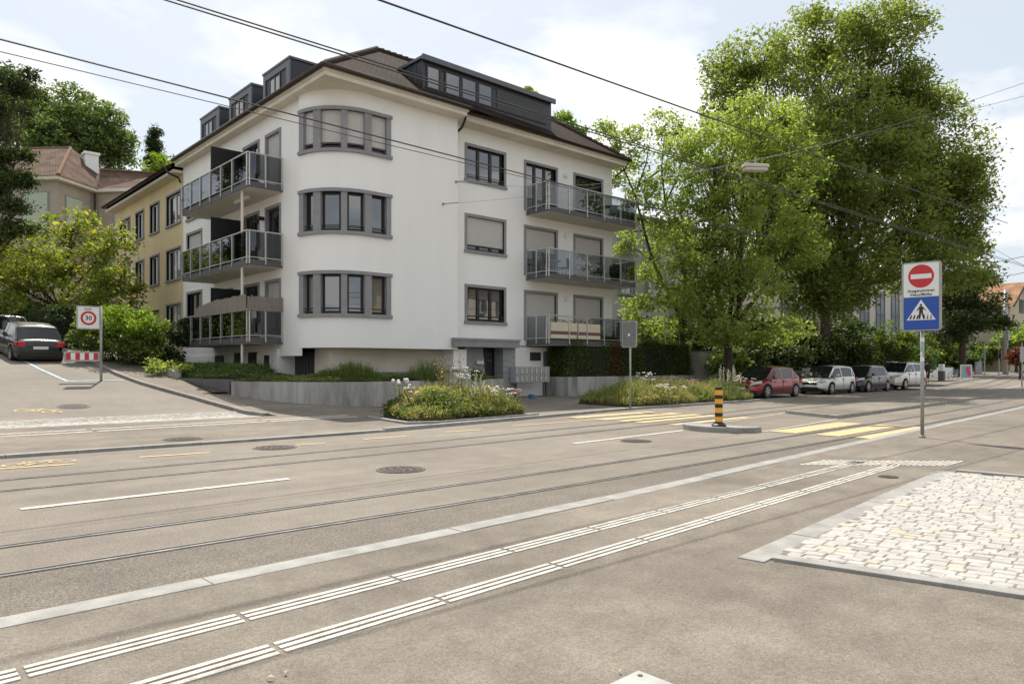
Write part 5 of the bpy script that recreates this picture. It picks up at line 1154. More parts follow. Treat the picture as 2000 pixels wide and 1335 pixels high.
def pendant(name, label, c, L_, rz):
    r_ = tag(empty(name, c, rz), label, 'street lamp'); ORG[r_.name] = Vector((0, 0, 0))
    b = MB(); b.box(-L_/2, L_/2, -L_*.20, L_*.20, .0, .11); h_ = b.build('housing', M['lamp'], r_, bevel=.035)
    b = MB(); b.box(-L_*.46, L_*.46, -L_*.18, L_*.18, -.10, -.005); b.build('glass_bowl', mat('lamp_glass', (.50, .47, .42), .25) if 'lamp_glass' not in bpy.data.materials else bpy.data.materials['lamp_glass'], r_, bevel=.03)
    b = MB(); b.tube([(0, 0, .11), (0, 0, .30)], .025, 6); b.box(-.2, .2, -.02, .02, .11, .14); b.build('hanger', M['galv'], r_)
    return r_
lq = P(1475, 328, 22.8); pendant('street_lamp', 'hanging beige street lamp in front of the big plane tree', lq, .80, R(-35))
sp_ = P(1942, 521, 62); pendant('street_lamp', 'small hanging street lamp at the far right above the distant pole', sp_, 1.05, R(-40))
wire('span_wire', 'distant span wire holding the small far lamp on the right', sag(P(2060, 487, 50), P(1700, 560, 70), .1), .02)
wire('span_wire', 'distant span wire passing below the small far lamp on the right', [P(2060, 520, 50), P(1972, 538, 58), P(1920, 541, 64), P(1840, 552, 70)], .02)
wire('overhead_wire', 'distant wire falling to the right through the upper right sky', [P(1600, 405, 30), P(1800, 510, 45), P(1905, 528, 55)], .012)
wire('overhead_wire', 'distant wire crossing the sky between the far lamp and the right edge', [P(1925, 476, 50), P(2050, 548, 60)], .012)
for i, (y0, y1) in enumerate(((600, 602), (622, 618), (634, 631))): wire('span_wire', 'thin far wire in front of the dark conifer, '+('upper', 'middle', 'lower')[i]+' of three', [P(1790, y0, 70), P(1963, y1-8, 72)], .015)
# ------------------------------------------------------------------ distant street furniture
def zf0(px, D): g = P(px, 700, D); return H(g.x, g.y)
def at(px, D): g = P(px, 700, D); return Vector((g.x, g.y, H(g.x, g.y)))
p0 = at(1964, 72); t_ = tag(empty('catenary_mast', p0), 'tall pale grey mast in front of the orange roofed house', 'mast'); b = MB(); b.tube([p0, p0+Vector((0, 0, 8.3))], [.26, .17], 10); b.build('pole', M['galv'], t_, smooth=True)
b = MB(); b.box(p0.x-.22, p0.x+.22, p0.y-.3, p0.y-.2, 4.0, 5.1); b.build('control_box', M['ticket'], t_)
def tlight(px, D, hh, label):
    p = at(px, D); t = tag(empty('traffic_light', p), label, 'traffic light'); b = MB(); b.tube([p, p+Vector((0, 0, hh))], .06, 8); b.build('pole', M['galv'], t)
    b = MB(); b.box(p.x-.17, p.x+.17, p.y-.22, p.y-.06, 2.2, 3.05); b.build('lamp_housing', M['plastic_k'], t)
    for k in range(2): b = MB(); b.lathe((p.x-.18, p.y-.14, 2.42+k*.4), [(.11, 0), (.11, -.05)], 12, axis='x'); b.build('lens', M['s_red'] if k else M['plastic_k'], t)
tlight(1951, 70, 4.2, 'slim traffic light with dark lamp housing left of the pale mast')
tlight(1967, 69, 3.3, 'traffic light with dark housing directly in front of the pale mast')
p = at(1923, 62); s_ = tag(empty('road_sign', p), 'small dark backed rectangular sign on a thin pole left of the traffic lights', 'road sign'); b = MB(); b.tube([p, p+Vector((0, 0, 3.0))], .045, 8); b.build('pole', M['galv'], s_); b = MB(); b.box(p.x-.28, p.x+.28, p.y-.02, p.y+.03, 1.95, 2.95); b.build('panel', M['gdark'], s_)
p = at(1996, 48); s_ = tag(empty('road_sign', p), 'pale blank rectangular sign at the right edge of the picture', 'road sign'); b = MB(); b.tube([p, p+Vector((0, 0, 2.9))], .045, 8); b.build('pole', M['galv'], s_); b = MB(); b.box(p.x-.4, p.x+.4, p.y-.02, p.y+.03, 1.75, 2.75); b.build('panel', M['ticket'], s_)
p = at(1887, 56); s_ = tag(empty('pavement_board', p), 'white framed pavement board with pink and teal print', 'a board')
def ab(x, y, d): return (p.x+.72*x+d*.5, p.y-.66*x+d*.5, p.z+y)
b = MB(); [b.box(x-.03, x+.03, 0, 1.35, -.02, .02, fn=ab) for x in (-.42, .42)]; b.box(-.42, .42, 1.3, 1.36, -.02, .02, fn=ab); b.box(-.42, .42, .3, .36, -.02, .02, fn=ab); b.build('frame', M['s_white'], s_)
b = MB(); b.box(-.38, .38, .36, 1.3, -.01, .01, fn=ab); u_ = b.build('poster', M['teal'], s_); b = MB(); b.box(-.02, .3, .75, 1.2, -.03, -.012, fn=ab); b.box(.1, .36, .5, .8, -.03, -.012, fn=ab); b.build('pink_print', M['pink'], u_)
p = at(1839, 58); s_ = tag(empty('litter_bin', p), 'dark bin with pale poster panel on top left of the parked bicycle', 'bin'); b = MB(); b.box(p.x-.2, p.x+.2, p.y-.2, p.y+.2, p.z, p.z+.85); b.build('body', M['gdark'], s_); b = MB(); b.box(p.x-.18, p.x+.18, p.y-.18, p.y+.18, p.z+.85, p.z+1.4); b.build('poster_panel', M['s_white'], s_)
p = at(1787, 60); s_ = tag(empty('poster_stand', p), 'poster stand with orange poster under the hedge behind the silver car', 'poster stand'); b = MB(); b.box(-.6, .6, .7, 2.8, -.06, .06, fn=lambda x, y, d: (p.x+.72*x+d, p.y-.66*x+d, p.z+y)); b.box(-.55, -.45, 0, .7, -.04, .04, fn=lambda x, y, d: (p.x+.72*x+d, p.y-.66*x+d, p.z+y)); b.box(.45, .55, 0, .7, -.04, .04, fn=lambda x, y, d: (p.x+.72*x+d, p.y-.66*x+d, p.z+y)); b.build('frame', M['gdark'], s_); b = MB(); b.box(-.52, .52, .8, 2.7, -.09, -.061, fn=lambda x, y, d: (p.x+.72*x+d, p.y-.66*x+d, p.z+y)); b.build('poster', M['poster'], s_)
p = at(1832, 60); b = MB(); b.box(p.x-1.2, p.x-.3, p.y, p.y+.06, p.z+.9, p.z+2.2); tag(b.build('banner', M['green_m']), 'dark green banner hanging behind the person', 'banner')
# white garden wall at the end of the row
a_, c_ = at(1795, 63), at(1862, 66); wall_thing('garden_wall', 'low white garden wall behind the walking person', [(a_.x, a_.y), (c_.x, c_.y)], 1.35, M['white'], .2)
a_, c_ = at(1905, 72), at(1935, 90)
wall_thing('garden_wall', 'low pale wall beyond the pavement board', [(a_.x, a_.y), (at(1918, 72).x, at(1918, 72).y)], 1.9, M['ticket'], .2)
p = at(1940, 84); s_ = tag(empty('park_bench', p), 'blue bench before the low hedge at the far right', 'bench'); b = MB(); b.box(p.x-1.1, p.x+.9, p.y-.2, p.y+.25, p.z+.42, p.z+.5); b.build('seat', M['blue'], s_); b = MB(); b.box(p.x-1.1, p.x+.9, p.y+.25, p.y+.32, p.z+.5, p.z+1.15); b.build('backrest', M['blue'], s_)
for x in (-1.0, .75): b = MB(); b.box(p.x+x, p.x+x+.08, p.y-.1, p.y+.2, p.z, p.z+.42); b.build('leg', M['gdark'], s_)
def bicycle(p, rz, label):
    t = tag(empty('bicycle', p, rz), label, 'bicycle'); ORG[t.name] = Vector((0, 0, 0))
    for x in (-.52, .52):
        b = MB(); n = 20
        b.tube([(x+.33*math.cos(2*math.pi*k/n), 0, .34+.33*math.sin(2*math.pi*k/n)) for k in range(n+1)], .018, 5, cap=False); b.build('wheel', M['tyre'], t)
    b = MB()
    for q in (((-.52, 0, .34), (-.2, 0, .85)), ((-.2, 0, .8), (.4, 0, .82)), ((.4, 0, .82), (-.08, 0, .3)), ((-.08, 0, .3), (-.2, 0, .85)), ((-.52, 0, .34), (-.08, 0, .3)), ((.52, 0, .34), (.38, 0, .95))): b.tube(q, .018, 5)
    b.build('frame', M['blue'], t); b = MB(); b.tube([(.3, -.25, 1.0), (.38, 0, .98), (.3, .25, 1.0)], .014, 5); b.build('handlebar', M['plastic_k'], t); b = MB(); b.box(-.32, -.08, -.06, .06, .87, .93); b.build('saddle', M['plastic_k'], t, bevel=.02)
bicycle(at(1866, 60), R(-20), 'dark bicycle leaning at the white garden wall left of the pavement board')
# person
def person(p, rz, label):
    t = tag(empty('person', p, rz), label, 'person'); ORG[t.name] = Vector((0, 0, 0))
    J = [((0, 0, .95), .13), ((0, .0, 1.18), .13), ((0, .02, 1.38), .15), ((0, .03, 1.5), .06), ((0, .05, 1.60), .095), ((0, .06, 1.70), .085),
         ((.17, .0, 1.40), .055), ((.23, -.06, 1.15), .045), ((.22, .08, .94), .035), ((-.17, 0, 1.40), .055), ((-.23, .06, 1.15), .045), ((-.2, .2, .98), .035),
         ((.09, 0, .90), .085), ((.10, .16, .50), .06), ((.10, .12, .08), .04), ((.10, .26, .03), .03), ((-.09, 0, .90), .085), ((-.10, -.08, .50), .06), ((-.1, -.30, .14), .04), ((-.1, -.2, .03), .03)]
    Ed = [(0, 1), (1, 2), (2, 3), (3, 4), (4, 5), (2, 6), (6, 7), (7, 8), (2, 9), (9, 10), (10, 11), (0, 12), (12, 13), (13, 14), (14, 15), (0, 16), (16, 17), (17, 18), (18, 19)]
    me = bpy.data.meshes.new('body'); me.from_pydata([j[0] for j in J], Ed, []); o = bpy.data.objects.new('body', me); COL.objects.link(o); o.parent = t
    md = o.modifiers.new('skin', 'SKIN'); 
    for i, j in enumerate(J): me.skin_vertices[0].data[i].radius = (j[1], j[1]*.9)
    me.skin_vertices[0].data[0].use_root = True; o.modifiers.new('sub', 'SUBSURF').levels = 2; o.modifiers['sub'].render_levels = 2; me.materials.append(M['skin'])
    b = MB(); b.lathe((0, .0, 0), [(.16, .93), (.19, 1.05), (.19, 1.25), (.22, 1.40), (.1, 1.51)], 14); b.build('jacket', M['cloth'], t, smooth=True)
    b = MB()
    for s_ in (1, -1): b.tube([(s_*.17, 0, 1.42), (s_*.235, -.05*s_, 1.15), (s_*.22, .08 if s_ > 0 else .18, .99)], [.075, .065, .05], 8)
    b.build('sleeve', M['cloth'], t, smooth=True)
    b = MB(); b.tube([(.09, 0, .96), (.10, .16, .5), (.10, .13, .42)], [.11, .085, .08], 8); b.tube([(-.09, 0, .96), (-.10, -.08, .5), (-.1, -.14, .42)], [.11, .085, .08], 8); b.build('shorts', M['cloth'], t, smooth=True)
    b = MB(); b.lathe((0, .045, 1.64), [(.105, -.02), (.112, .05), (.08, .115), (.02, .135)], 12); b.build('hair', M['cloth'], t, smooth=True)
    b = MB(); b.box(.06, .14, .06, .32, 0, .07); b.box(-.14, -.06, -.34, -.14, .02, .1); b.build('shoe', M['cloth'], t, bevel=.02)
person(at(1811, 55), R(-60), 'person in dark jacket and shorts walking beside the silver sport utility car')
# ------------------------------------------------------------------ vegetation
def Eg(px, py, D, rpx, rpy, k=1): c, r, z = E(px, py, D, rpx, rpy); return (c, r*k, z*k)
b0 = at(1612, 50)
tree('plane_tree', 'very large plane tree with dense green crown behind the parked cars', 'tree', b0, P(1610, 560, 50),
     [Eg(1465, 140, 49, 85, 75), Eg(1600, 105, 50, 105, 85), Eg(1715, 75, 50, 85, 68), Eg(1745, 180, 50, 85, 80), Eg(1805, 210, 50.5, 58, 62), Eg(1620, 240, 48, 130, 120), Eg(1560, 300, 45, 90, 90), Eg(1800, 300, 50, 120, 105), Eg(1855, 370, 51, 62, 90), Eg(1690, 400, 48, 150, 110), Eg(1830, 420, 50, 85, 100),
      Eg(1540, 350, 47, 130, 120), Eg(1640, 520, 47, 125, 80), Eg(1600, 590, 46, 70, 40), Eg(1800, 520, 49, 110, 60), Eg(1530, 500, 46, 100, 80), Eg(1420, 230, 50, 45, 55), Eg(1880, 480, 51, 42, 50)],
     'lf_plane', dens=25, cr=.9, per=28, size=.25, tr=.42, bark='trunk2', tbase=.42, twigs=.3, inner=.4)
b1 = at(1425, 40)
tree('maple_tree', 'lime green maple tree in front of the plane tree, behind the hedge', 'tree', b1, P(1420, 640, 40),
     [Eg(1480, 250, 39, 95, 75), Eg(1395, 320, 38, 90, 95), Eg(1530, 340, 39, 85, 85), Eg(1465, 420, 38, 110, 85), Eg(1380, 480, 37.5, 80, 75), Eg(1555, 470, 38.5, 70, 60), Eg(1450, 560, 38, 100, 60), Eg(1365, 570, 38, 70, 60), Eg(1500, 640, 39, 80, 35), Eg(1400, 640, 37.5, 70, 30)],
     'lf_lime', dens=27, cr=.6, per=26, size=.2, tr=.26, tbase=.52, twigs=.35)
b2 = at(1338, 45)
tree('young_tree', 'slender loosely leaved tree with dark leaning limbs beside the white building', 'tree', b2, P(1330, 620, 41),
     [Eg(1195, 265, 41, 34, 34), Eg(1235, 300, 41, 42, 55), Eg(1290, 260, 41, 48, 50), Eg(1335, 310, 41, 55, 70), Eg(1265, 400, 40.5, 50, 50), Eg(1330, 400, 42, 55, 70), Eg(1290, 480, 42, 55, 50), Eg(1335, 560, 42, 45, 60), Eg(1320, 430, 40, 45, 55), Eg(1230, 470, 41, 28, 30), Eg(1270, 530, 40.5, 50, 35), Eg(1235, 600, 41, 36, 30), Eg(1300, 590, 40, 50, 40), Eg(1290, 640, 41.5, 50, 26), Eg(1370, 620, 42, 50, 40), Eg(1255, 350, 42, 40, 40), Eg(1195, 345, 41, 20, 22)],
     'lf_lime', dens=22, cr=.5, per=17, size=.19, tr=.16, tbase=.5, limbs=False, inner=.5,
     lims=[[P(1338, 640, 41), P(1312, 585, 41), P(1275, 510, 41), P(1258, 450, 41), P(1240, 380, 41), P(1205, 300, 41), P(1175, 250, 41)], [P(1338, 640, 41), P(1338, 540, 41), P(1318, 470, 41), P(1300, 400, 41), P(1292, 330, 41), P(1300, 240, 41)], [P(1300, 400, 41), P(1325, 340, 41), P(1345, 270, 41)], [P(1258, 450, 41), P(1225, 455, 41), P(1200, 445, 41)], [P(1275, 510, 41), P(1240, 485, 41), P(1215, 480, 41)], [P(1240, 380, 41), P(1262, 320, 41), P(1272, 260, 41)], [P(1292, 330, 41), P(1250, 360, 41), P(1205, 372, 41)], [P(1318, 470, 41), P(1290, 455, 41), P(1270, 440, 41)]])
tree('conifer_tree', 'dark spreading cedar right of the plane tree', 'tree', at(1880, 68), P(1880, 640, 68), [Eg(1860, 560, 68, 60, 22), Eg(1900, 590, 68, 62, 18), Eg(1870, 625, 68, 80, 22), Eg(1930, 630, 67, 38, 14), Eg(1850, 660, 68, 45, 14), Eg(1905, 545, 68, 40, 10)],
     'lf_conif', dens=17, cr=.8, per=24, size=.42, tr=.3, tbase=.45, aspect=.3)
for (px, py, D, rx, ry, lf, lb, tb) in ((1985, 655, 78, 40, 26, 'lf_lime', 'light green round tree below the orange roofed house', .4), (1930, 680, 82, 30, 24, 'lf_lime', 'bright green bushy tree behind the blue bench', .35), (1994, 694, 60, 15, 11, 'lf_red', 'copper red shrub at the right edge', .5), (1835, 690, 75, 35, 26, 'lf_lime', 'leafy green shrub right of the no entry sign pole', .2), (1880, 700, 74, 22, 14, 'lf_dark', 'dark rounded shrub behind the pavement board', .4)):
    tree('bushy_tree' if ry > 20 else 'shrub', lb, 'tree' if ry > 20 else 'shrub', at(px, D), P(px, py+ry*.6, D), [Eg(px, py, D, rx, ry), Eg(px-rx*.5, py+ry*.5, D-1, rx*.6, ry*.6), Eg(px+rx*.4, py+ry*.4, D-1, rx*.6, ry*.7)], lf, dens=18, cr=.6, per=24, size=.34, tr=.14, tbase=tb)
# dark undergrowth behind the cars: separate shrubs
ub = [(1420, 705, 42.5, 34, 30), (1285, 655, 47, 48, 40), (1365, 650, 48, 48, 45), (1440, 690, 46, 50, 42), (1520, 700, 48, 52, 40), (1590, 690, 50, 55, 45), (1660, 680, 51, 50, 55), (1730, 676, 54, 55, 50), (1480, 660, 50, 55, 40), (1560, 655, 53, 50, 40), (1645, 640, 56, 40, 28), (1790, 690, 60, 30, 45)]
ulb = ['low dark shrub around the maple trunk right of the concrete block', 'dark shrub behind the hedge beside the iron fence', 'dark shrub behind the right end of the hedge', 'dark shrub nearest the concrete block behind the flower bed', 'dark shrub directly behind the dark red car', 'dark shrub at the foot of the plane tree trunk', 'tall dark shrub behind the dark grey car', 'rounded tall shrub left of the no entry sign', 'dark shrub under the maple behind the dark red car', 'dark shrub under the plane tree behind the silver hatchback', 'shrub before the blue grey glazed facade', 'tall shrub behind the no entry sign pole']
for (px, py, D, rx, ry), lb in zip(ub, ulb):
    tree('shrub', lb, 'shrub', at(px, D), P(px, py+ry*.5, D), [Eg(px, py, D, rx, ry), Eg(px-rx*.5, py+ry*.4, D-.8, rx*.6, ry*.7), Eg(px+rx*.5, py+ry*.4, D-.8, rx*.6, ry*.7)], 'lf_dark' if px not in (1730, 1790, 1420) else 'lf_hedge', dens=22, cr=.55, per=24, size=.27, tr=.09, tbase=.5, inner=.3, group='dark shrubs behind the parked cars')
# garden fence behind cars
fn_ = tag(empty('garden_fence', (45, 21.5, 0)), 'low dark garden fence with stone posts behind the parked cars', 'fence')
b = MB(); [b.box(39+k*.16, 39.03+k*.16, 21.5, 21.53, .1, 1.2) for k in range(130)]; b.box(39, 60, 21.48, 21.55, 1.1, 1.16); b.box(39, 60, 21.48, 21.55, .2, .26); b.build('railing', M['gdark'], fn_)
for x in (39, 44.2, 49.4, 54.6, 59.8): b = MB(); b.box(x-.2, x+.2, 21.3, 21.7, 0, 1.35); b.build('post', M['concrete'], fn_)
# iron fence behind the hedge
fi = tag(empty('iron_fence', (33, 26, .9)), 'dark iron railing fence rising behind the right end of the hedge', 'fence'); b = MB(); [b.box(31.2+k*.13, 31.22+k*.13, 26.0, 26.02, .9, 3.9) for k in range(40)]; b.box(31.2, 36.4, 25.98, 26.04, 3.75, 3.8); b.build('railing', M['gdark'], fi)
# left side trees
tree('beech_tree', 'large green tree on the hill behind the beige house', 'tree', P(120, 480, 80), P(130, 300, 80), [Eg(60, 250, 80, 75, 75), Eg(130, 220, 80, 65, 55), Eg(190, 250, 79, 55, 60), Eg(140, 300, 78, 90, 55), Eg(235, 300, 78, 35, 45), Eg(30, 210, 82, 55, 55)], 'lf_forest', dens=16, cr=1.0, per=28, size=.38, tr=.5, tbase=.45, tvar=.2)
tree('columnar_conifer', 'narrow dark conifer standing alone against the sky', 'tree', P(302, 420, 85), P(302, 330, 85), [Eg(301, 262, 85, 9, 20), Eg(303, 290, 85, 13, 25), Eg(303, 320, 85, 17, 22)], 'lf_conif', dens=60, cr=.6, per=30, size=.34, tr=.2, tbase=.4, aspect=.3)
tree('bushy_tree', 'yellow green tree top peeping over the yellow house roof', 'tree', P(320, 420, 72), P(320, 350, 72), [Eg(325, 325, 72, 26, 22), Eg(295, 342, 72, 22, 14), Eg(345, 318, 74, 14, 12)], 'lf_brt', dens=16, cr=.7, per=22, size=.35, tr=.15, tbase=.5)
tree('bushy_tree', 'light green tree top showing behind the roof right of the long dormer', 'tree', (36, 50, 0), P(1090, 330, 60), [Eg(1095, 245, 60, 30, 22), Eg(1120, 262, 60, 20, 14), Eg(1030, 186, 62, 9, 9), Eg(1040, 215, 62, 20, 20)], 'lf_brt', dens=15, cr=.6, per=16, size=.35, tr=.2, tbase=.45)
b3 = at(20, 33)
tree('spruce_tree', 'dark green conifer with drooping branches at the left edge', 'tree', Vector((P(-60, 700, 38).x, P(-60, 700, 38).y, 2)), P(-60, 500, 38), [Eg(-15, 170, 38, 45, 40), Eg(35, 155, 37, 34, 16), Eg(52, 178, 37, 24, 12), Eg(20, 215, 37.5, 34, 22), Eg(-15, 240, 38, 42, 40), Eg(-15, 310, 38, 42, 45), Eg(22, 300, 37, 24, 16), Eg(40, 350, 37, 28, 13), Eg(0, 375, 38, 42, 32), Eg(-10, 440, 38, 45, 35), Eg(42, 408, 37, 30, 13), Eg(35, 450, 37, 30, 15), Eg(10, 345, 37.5, 34, 20)],
     'lf_conif', dens=16, cr=.6, per=34, size=.26, tr=.10, tbase=.55, tvar=.22, aspect=.3)
mb_ = Vector((P(118, 640, 40).x, P(118, 640, 40).y, 2.2))
tree('maple_tree', 'yellow green spreading maple with several thin trunks beside the side street', 'tree', mb_, P(115, 590, 40),
     [Eg(60, 490, 40, 75, 50), Eg(140, 450, 40, 55, 42), Eg(215, 480, 39, 48, 45), Eg(120, 530, 38.5, 100, 45), Eg(225, 550, 38, 52, 35), Eg(30, 560, 39, 70, 40), Eg(190, 590, 38, 75, 22), Eg(70, 600, 38.5, 80, 20), Eg(-40, 500, 40, 50, 50)],
     'lf_yel', dens=22, cr=.58, per=26, size=.2, tr=.12, tbase=.45, tvar=.22, lims=[[mb_, P(100, 600, 40), P(60, 520, 40), P(40, 470, 40)], [mb_, P(180, 590, 39.5), P(200, 520, 39), P(215, 470, 39)], [mb_, P(135, 560, 40), P(140, 480, 40)]])
# dark wall and hedge behind the parked cars on the side street
a_, c_ = P(-40, 640, 36), P(160, 640, 36)
def hedge(name, label, poly, z0, z1, n, lf, size, tb=.45, core='earth', cat='hedge', jit=.14, extra=None):
    r_ = tag(empty(name, (sum(p[0] for p in poly)/len(poly), sum(p[1] for p in poly)/len(poly), z0)), label, cat)
    cx, cy = sum(p[0] for p in poly)/len(poly), sum(p[1] for p in poly)/len(poly)
    ins = [(p[0]+(cx-p[0])/max(.01, math.hypot(cx-p[0], cy-p[1]))*.22, p[1]+(cy-p[1])/max(.01, math.hypot(cx-p[0], cy-p[1]))*.22) for p in poly]
    b = MB(); b.prism(ins, z0, z1-.15); b.build('hedge_core', M['inner'], r_)  # solid dark filler block, added to stop views through the leaves
    C = []; tot = sum(math.hypot(poly[(i+1) % len(poly)][0]-p[0], poly[(i+1) % len(poly)][1]-p[1]) for i, p in enumerate(poly))
    for i, p in enumerate(poly):
        q = poly[(i+1) % len(poly)]; l_ = math.hypot(q[0]-p[0], q[1]-p[1]); k = int(n*.75*l_/tot); t = rng.random(k); z = z0+(z1-z0)*rng.random(k)
        C.append(np.stack([p[0]+(q[0]-p[0])*t, p[1]+(q[1]-p[1])*t, z], 1))
    k = int(n*.4); xs = np.array([p[0] for p in poly]); ys = np.array([p[1] for p in poly]); w_ = rng.dirichlet([1.0]*len(poly), k); C.append(np.stack([w_@xs, w_@ys, np.full(k, z1)], 1))
    C = np.concatenate(C); wob = .07*np.sin(C[:, 0]*3.1+C[:, 2]*2)+.06*np.sin(C[:, 1]*4.3+C[:, 0]*1.3); C += rng.normal(size=C.shape)*jit*.5; C[:, 2] += wob*.6; C[:, 1] += wob
    T = tb+.18*np.sin(C[:, 0]*2.3+1.3*np.sin(C[:, 2]*3))*.6+rng.normal(size=len(C))*.2
    leaf_obj('foliage', C, size*(.6+.8*rng.random(len(C))), T, M[lf], r_); return r_
M['inner'] = mat('hedge_core', (.012, .014, .007), .95)
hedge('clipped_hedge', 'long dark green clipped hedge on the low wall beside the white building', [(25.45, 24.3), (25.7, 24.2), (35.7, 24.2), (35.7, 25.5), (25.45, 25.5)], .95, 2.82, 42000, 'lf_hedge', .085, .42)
C = np.stack([rng.normal(29.0, .28, 900), 24.08+rng.normal(0, .06, 900), rng.uniform(1.0, 2.7, 900)], 1); o_ = leaf_obj('red_climber', C, .09*(.6+.6*rng.random(900)), rng.random(900)*.8, M['lf_red']); tag(o_, 'patch of reddish leaves growing in the face of the long clipped hedge', 'climber')
hedge('garden_hedge', 'tall dark hedge along the far side of the parked black car', [(6.9, 39.5), (8.2, 39.5), (8.0, 52), (6.0, 52)], 2.0, 4.3, 14000, 'lf_dark', .14, .35)
b = MB(); b.box(2.0, 6.8, 52, 52.3, 2.5, 5.2); tag(b.build('garden_wall', mat('dark_brown_wall', (.045, .038, .03), .9, var=.3)), 'dark brown garden wall behind the parked cars on the side street', 'wall')
hedge('garden_hedge', 'dark hedge behind the silver car on the side street', [(-6, 50), (6.2, 49), (6.2, 51), (-6, 52)], 2.6, 4.9, 12000, 'lf_dark', .16, .3)
# bright bush by the zone sign
bb_ = Vector((8.9, 35.5, H(8.9, 35.5)))
tree('shrub', 'bright yellow green bush beside the zone sign, taller than a person', 'shrub', bb_, bb_+Vector((0, 0, 1)), [Eg(240, 622, 31, 55, 22), Eg(290, 640, 30.5, 28, 24), Eg(185, 632, 31, 28, 22), Eg(230, 645, 31.5, 60, 20)], 'lf_brt', dens=44, cr=.42, per=30, size=.16, tr=.06, tbase=.5)
tree('shrub', 'darker lower shrub under the bright bush at the side street kerb', 'shrub', Vector((8.6, 34.3, H(8.6, 34.3))), Vector((8.6, 34.3, 2.2)), [Eg(205, 672, 31, 50, 34), Eg(262, 680, 30.5, 50, 34), Eg(290, 665, 30.6, 28, 24), Eg(235, 665, 31.5, 60, 30)], 'lf_hedge', dens=48, cr=.4, per=30, size=.15, tr=.06, tbase=.5)
tree('shrub', 'very dark shrub between the bright bush and the white building', 'shrub', Vector((10.6, 36.5, 1.9)), Vector((10.6, 36.5, 2.4)), [Eg(338, 650, 34, 22, 26), Eg(335, 690, 33, 24, 24)], 'lf_dark', dens=26, cr=.4, per=26, size=.17, tr=.06, tbase=.3)
tree('shrub', 'low light green shrub at the left end of the garden planter', 'shrub', Vector((9.35, 30.4, 1.3)), Vector((9.35, 30.4, 1.4)), [Eg(318, 715, 28.5, 26, 15), Eg(345, 722, 28.5, 26, 12)], 'lf_lime', dens=40, cr=.26, per=26, size=.11, tr=.03, tbase=.6)
def cover(name, label, pfn, n, zfn, hmin, hmax, lf, tb, wd=.012, cat='plants'):
    pts = np.array([pfn() for _ in range(n)]); p3 = np.stack([pts[:, 0], pts[:, 1], [zfn(*p) for p in pts]], 1); 
    nz_ = .5+.5*np.sin(pts[:, 0]*1.9+2*np.sin(pts[:, 1]*1.7))*np.cos(pts[:, 1]*1.3)
    V, T = grass_blades(p3, hmin, hmax, wd, tb); sc = (.55+.9*nz_)[:, None]; V[:, 2:, 2] = p3[:, None, 2]+(V[:, 2:, 2]-p3[:, None, 2])*sc
    return tag(quads_obj(name, V, T+(nz_-.5)*.3, M[lf]), label, cat, kind='stuff')
def upoly(poly):
    xs = [p[0] for p in poly]; ys = [p[1] for p in poly]
    def f():
        while True:
            x, y = rnd.uniform(min(xs), max(xs)), rnd.uniform(min(ys), max(ys)); c = False
            for i in range(len(poly)):
                (x1, y1), (x2, y2) = poly[i], poly[i-1]
                if (y1 > y) != (y2 > y) and x < (x2-x1)*(y-y1)/(y2-y1)+x1: c = not c
            if c: return (x, y)
    return f
GP1 = [(10.15, 25.6), (10.65, 24.6), (11.3, 23.35), (12.2, 22.5), (13.1, 22.05), (14.4, 22.2), (20.2, 23.4), (20.2, 24.4), (19.3, 25.8), (13.8, 25.8), (13.1, 28.9), (9.9, 27.5)]
GP2 = [(9.5, 29.6), (9.7, 27.8), (10.2, 26), (13.0, 28), (13.0, 37), (9.1, 36), (9.2, 31)]
B1P = [(10.55, 15.3), (11.1, 15.1), (14.5, 15.5), (14.7, 16.3), (14.4, 17.9), (12.0, 18.2), (11.0, 17.5)]
def bedsoil(poly, nm='flower_bed'): b = MB(); b.prism(poly, .0, .13); return struct(b.build(nm, M['soil'], o_=(0, 0, 0)))
bedsoil(B1P)
kerb('flower_bed_kerb', [(14.95, 15.35), (10.95, 14.85), (10.2, 15.2), (10.55, 17.7)], -.14, FP+.06, .2, M['kerb'], 1.2)
B2P = [(20.1, 16.3), (20.5, 15.95), (28.4, 16.15), (28.6, 18.8), (20.6, 19.0)]
bedsoil(B2P)
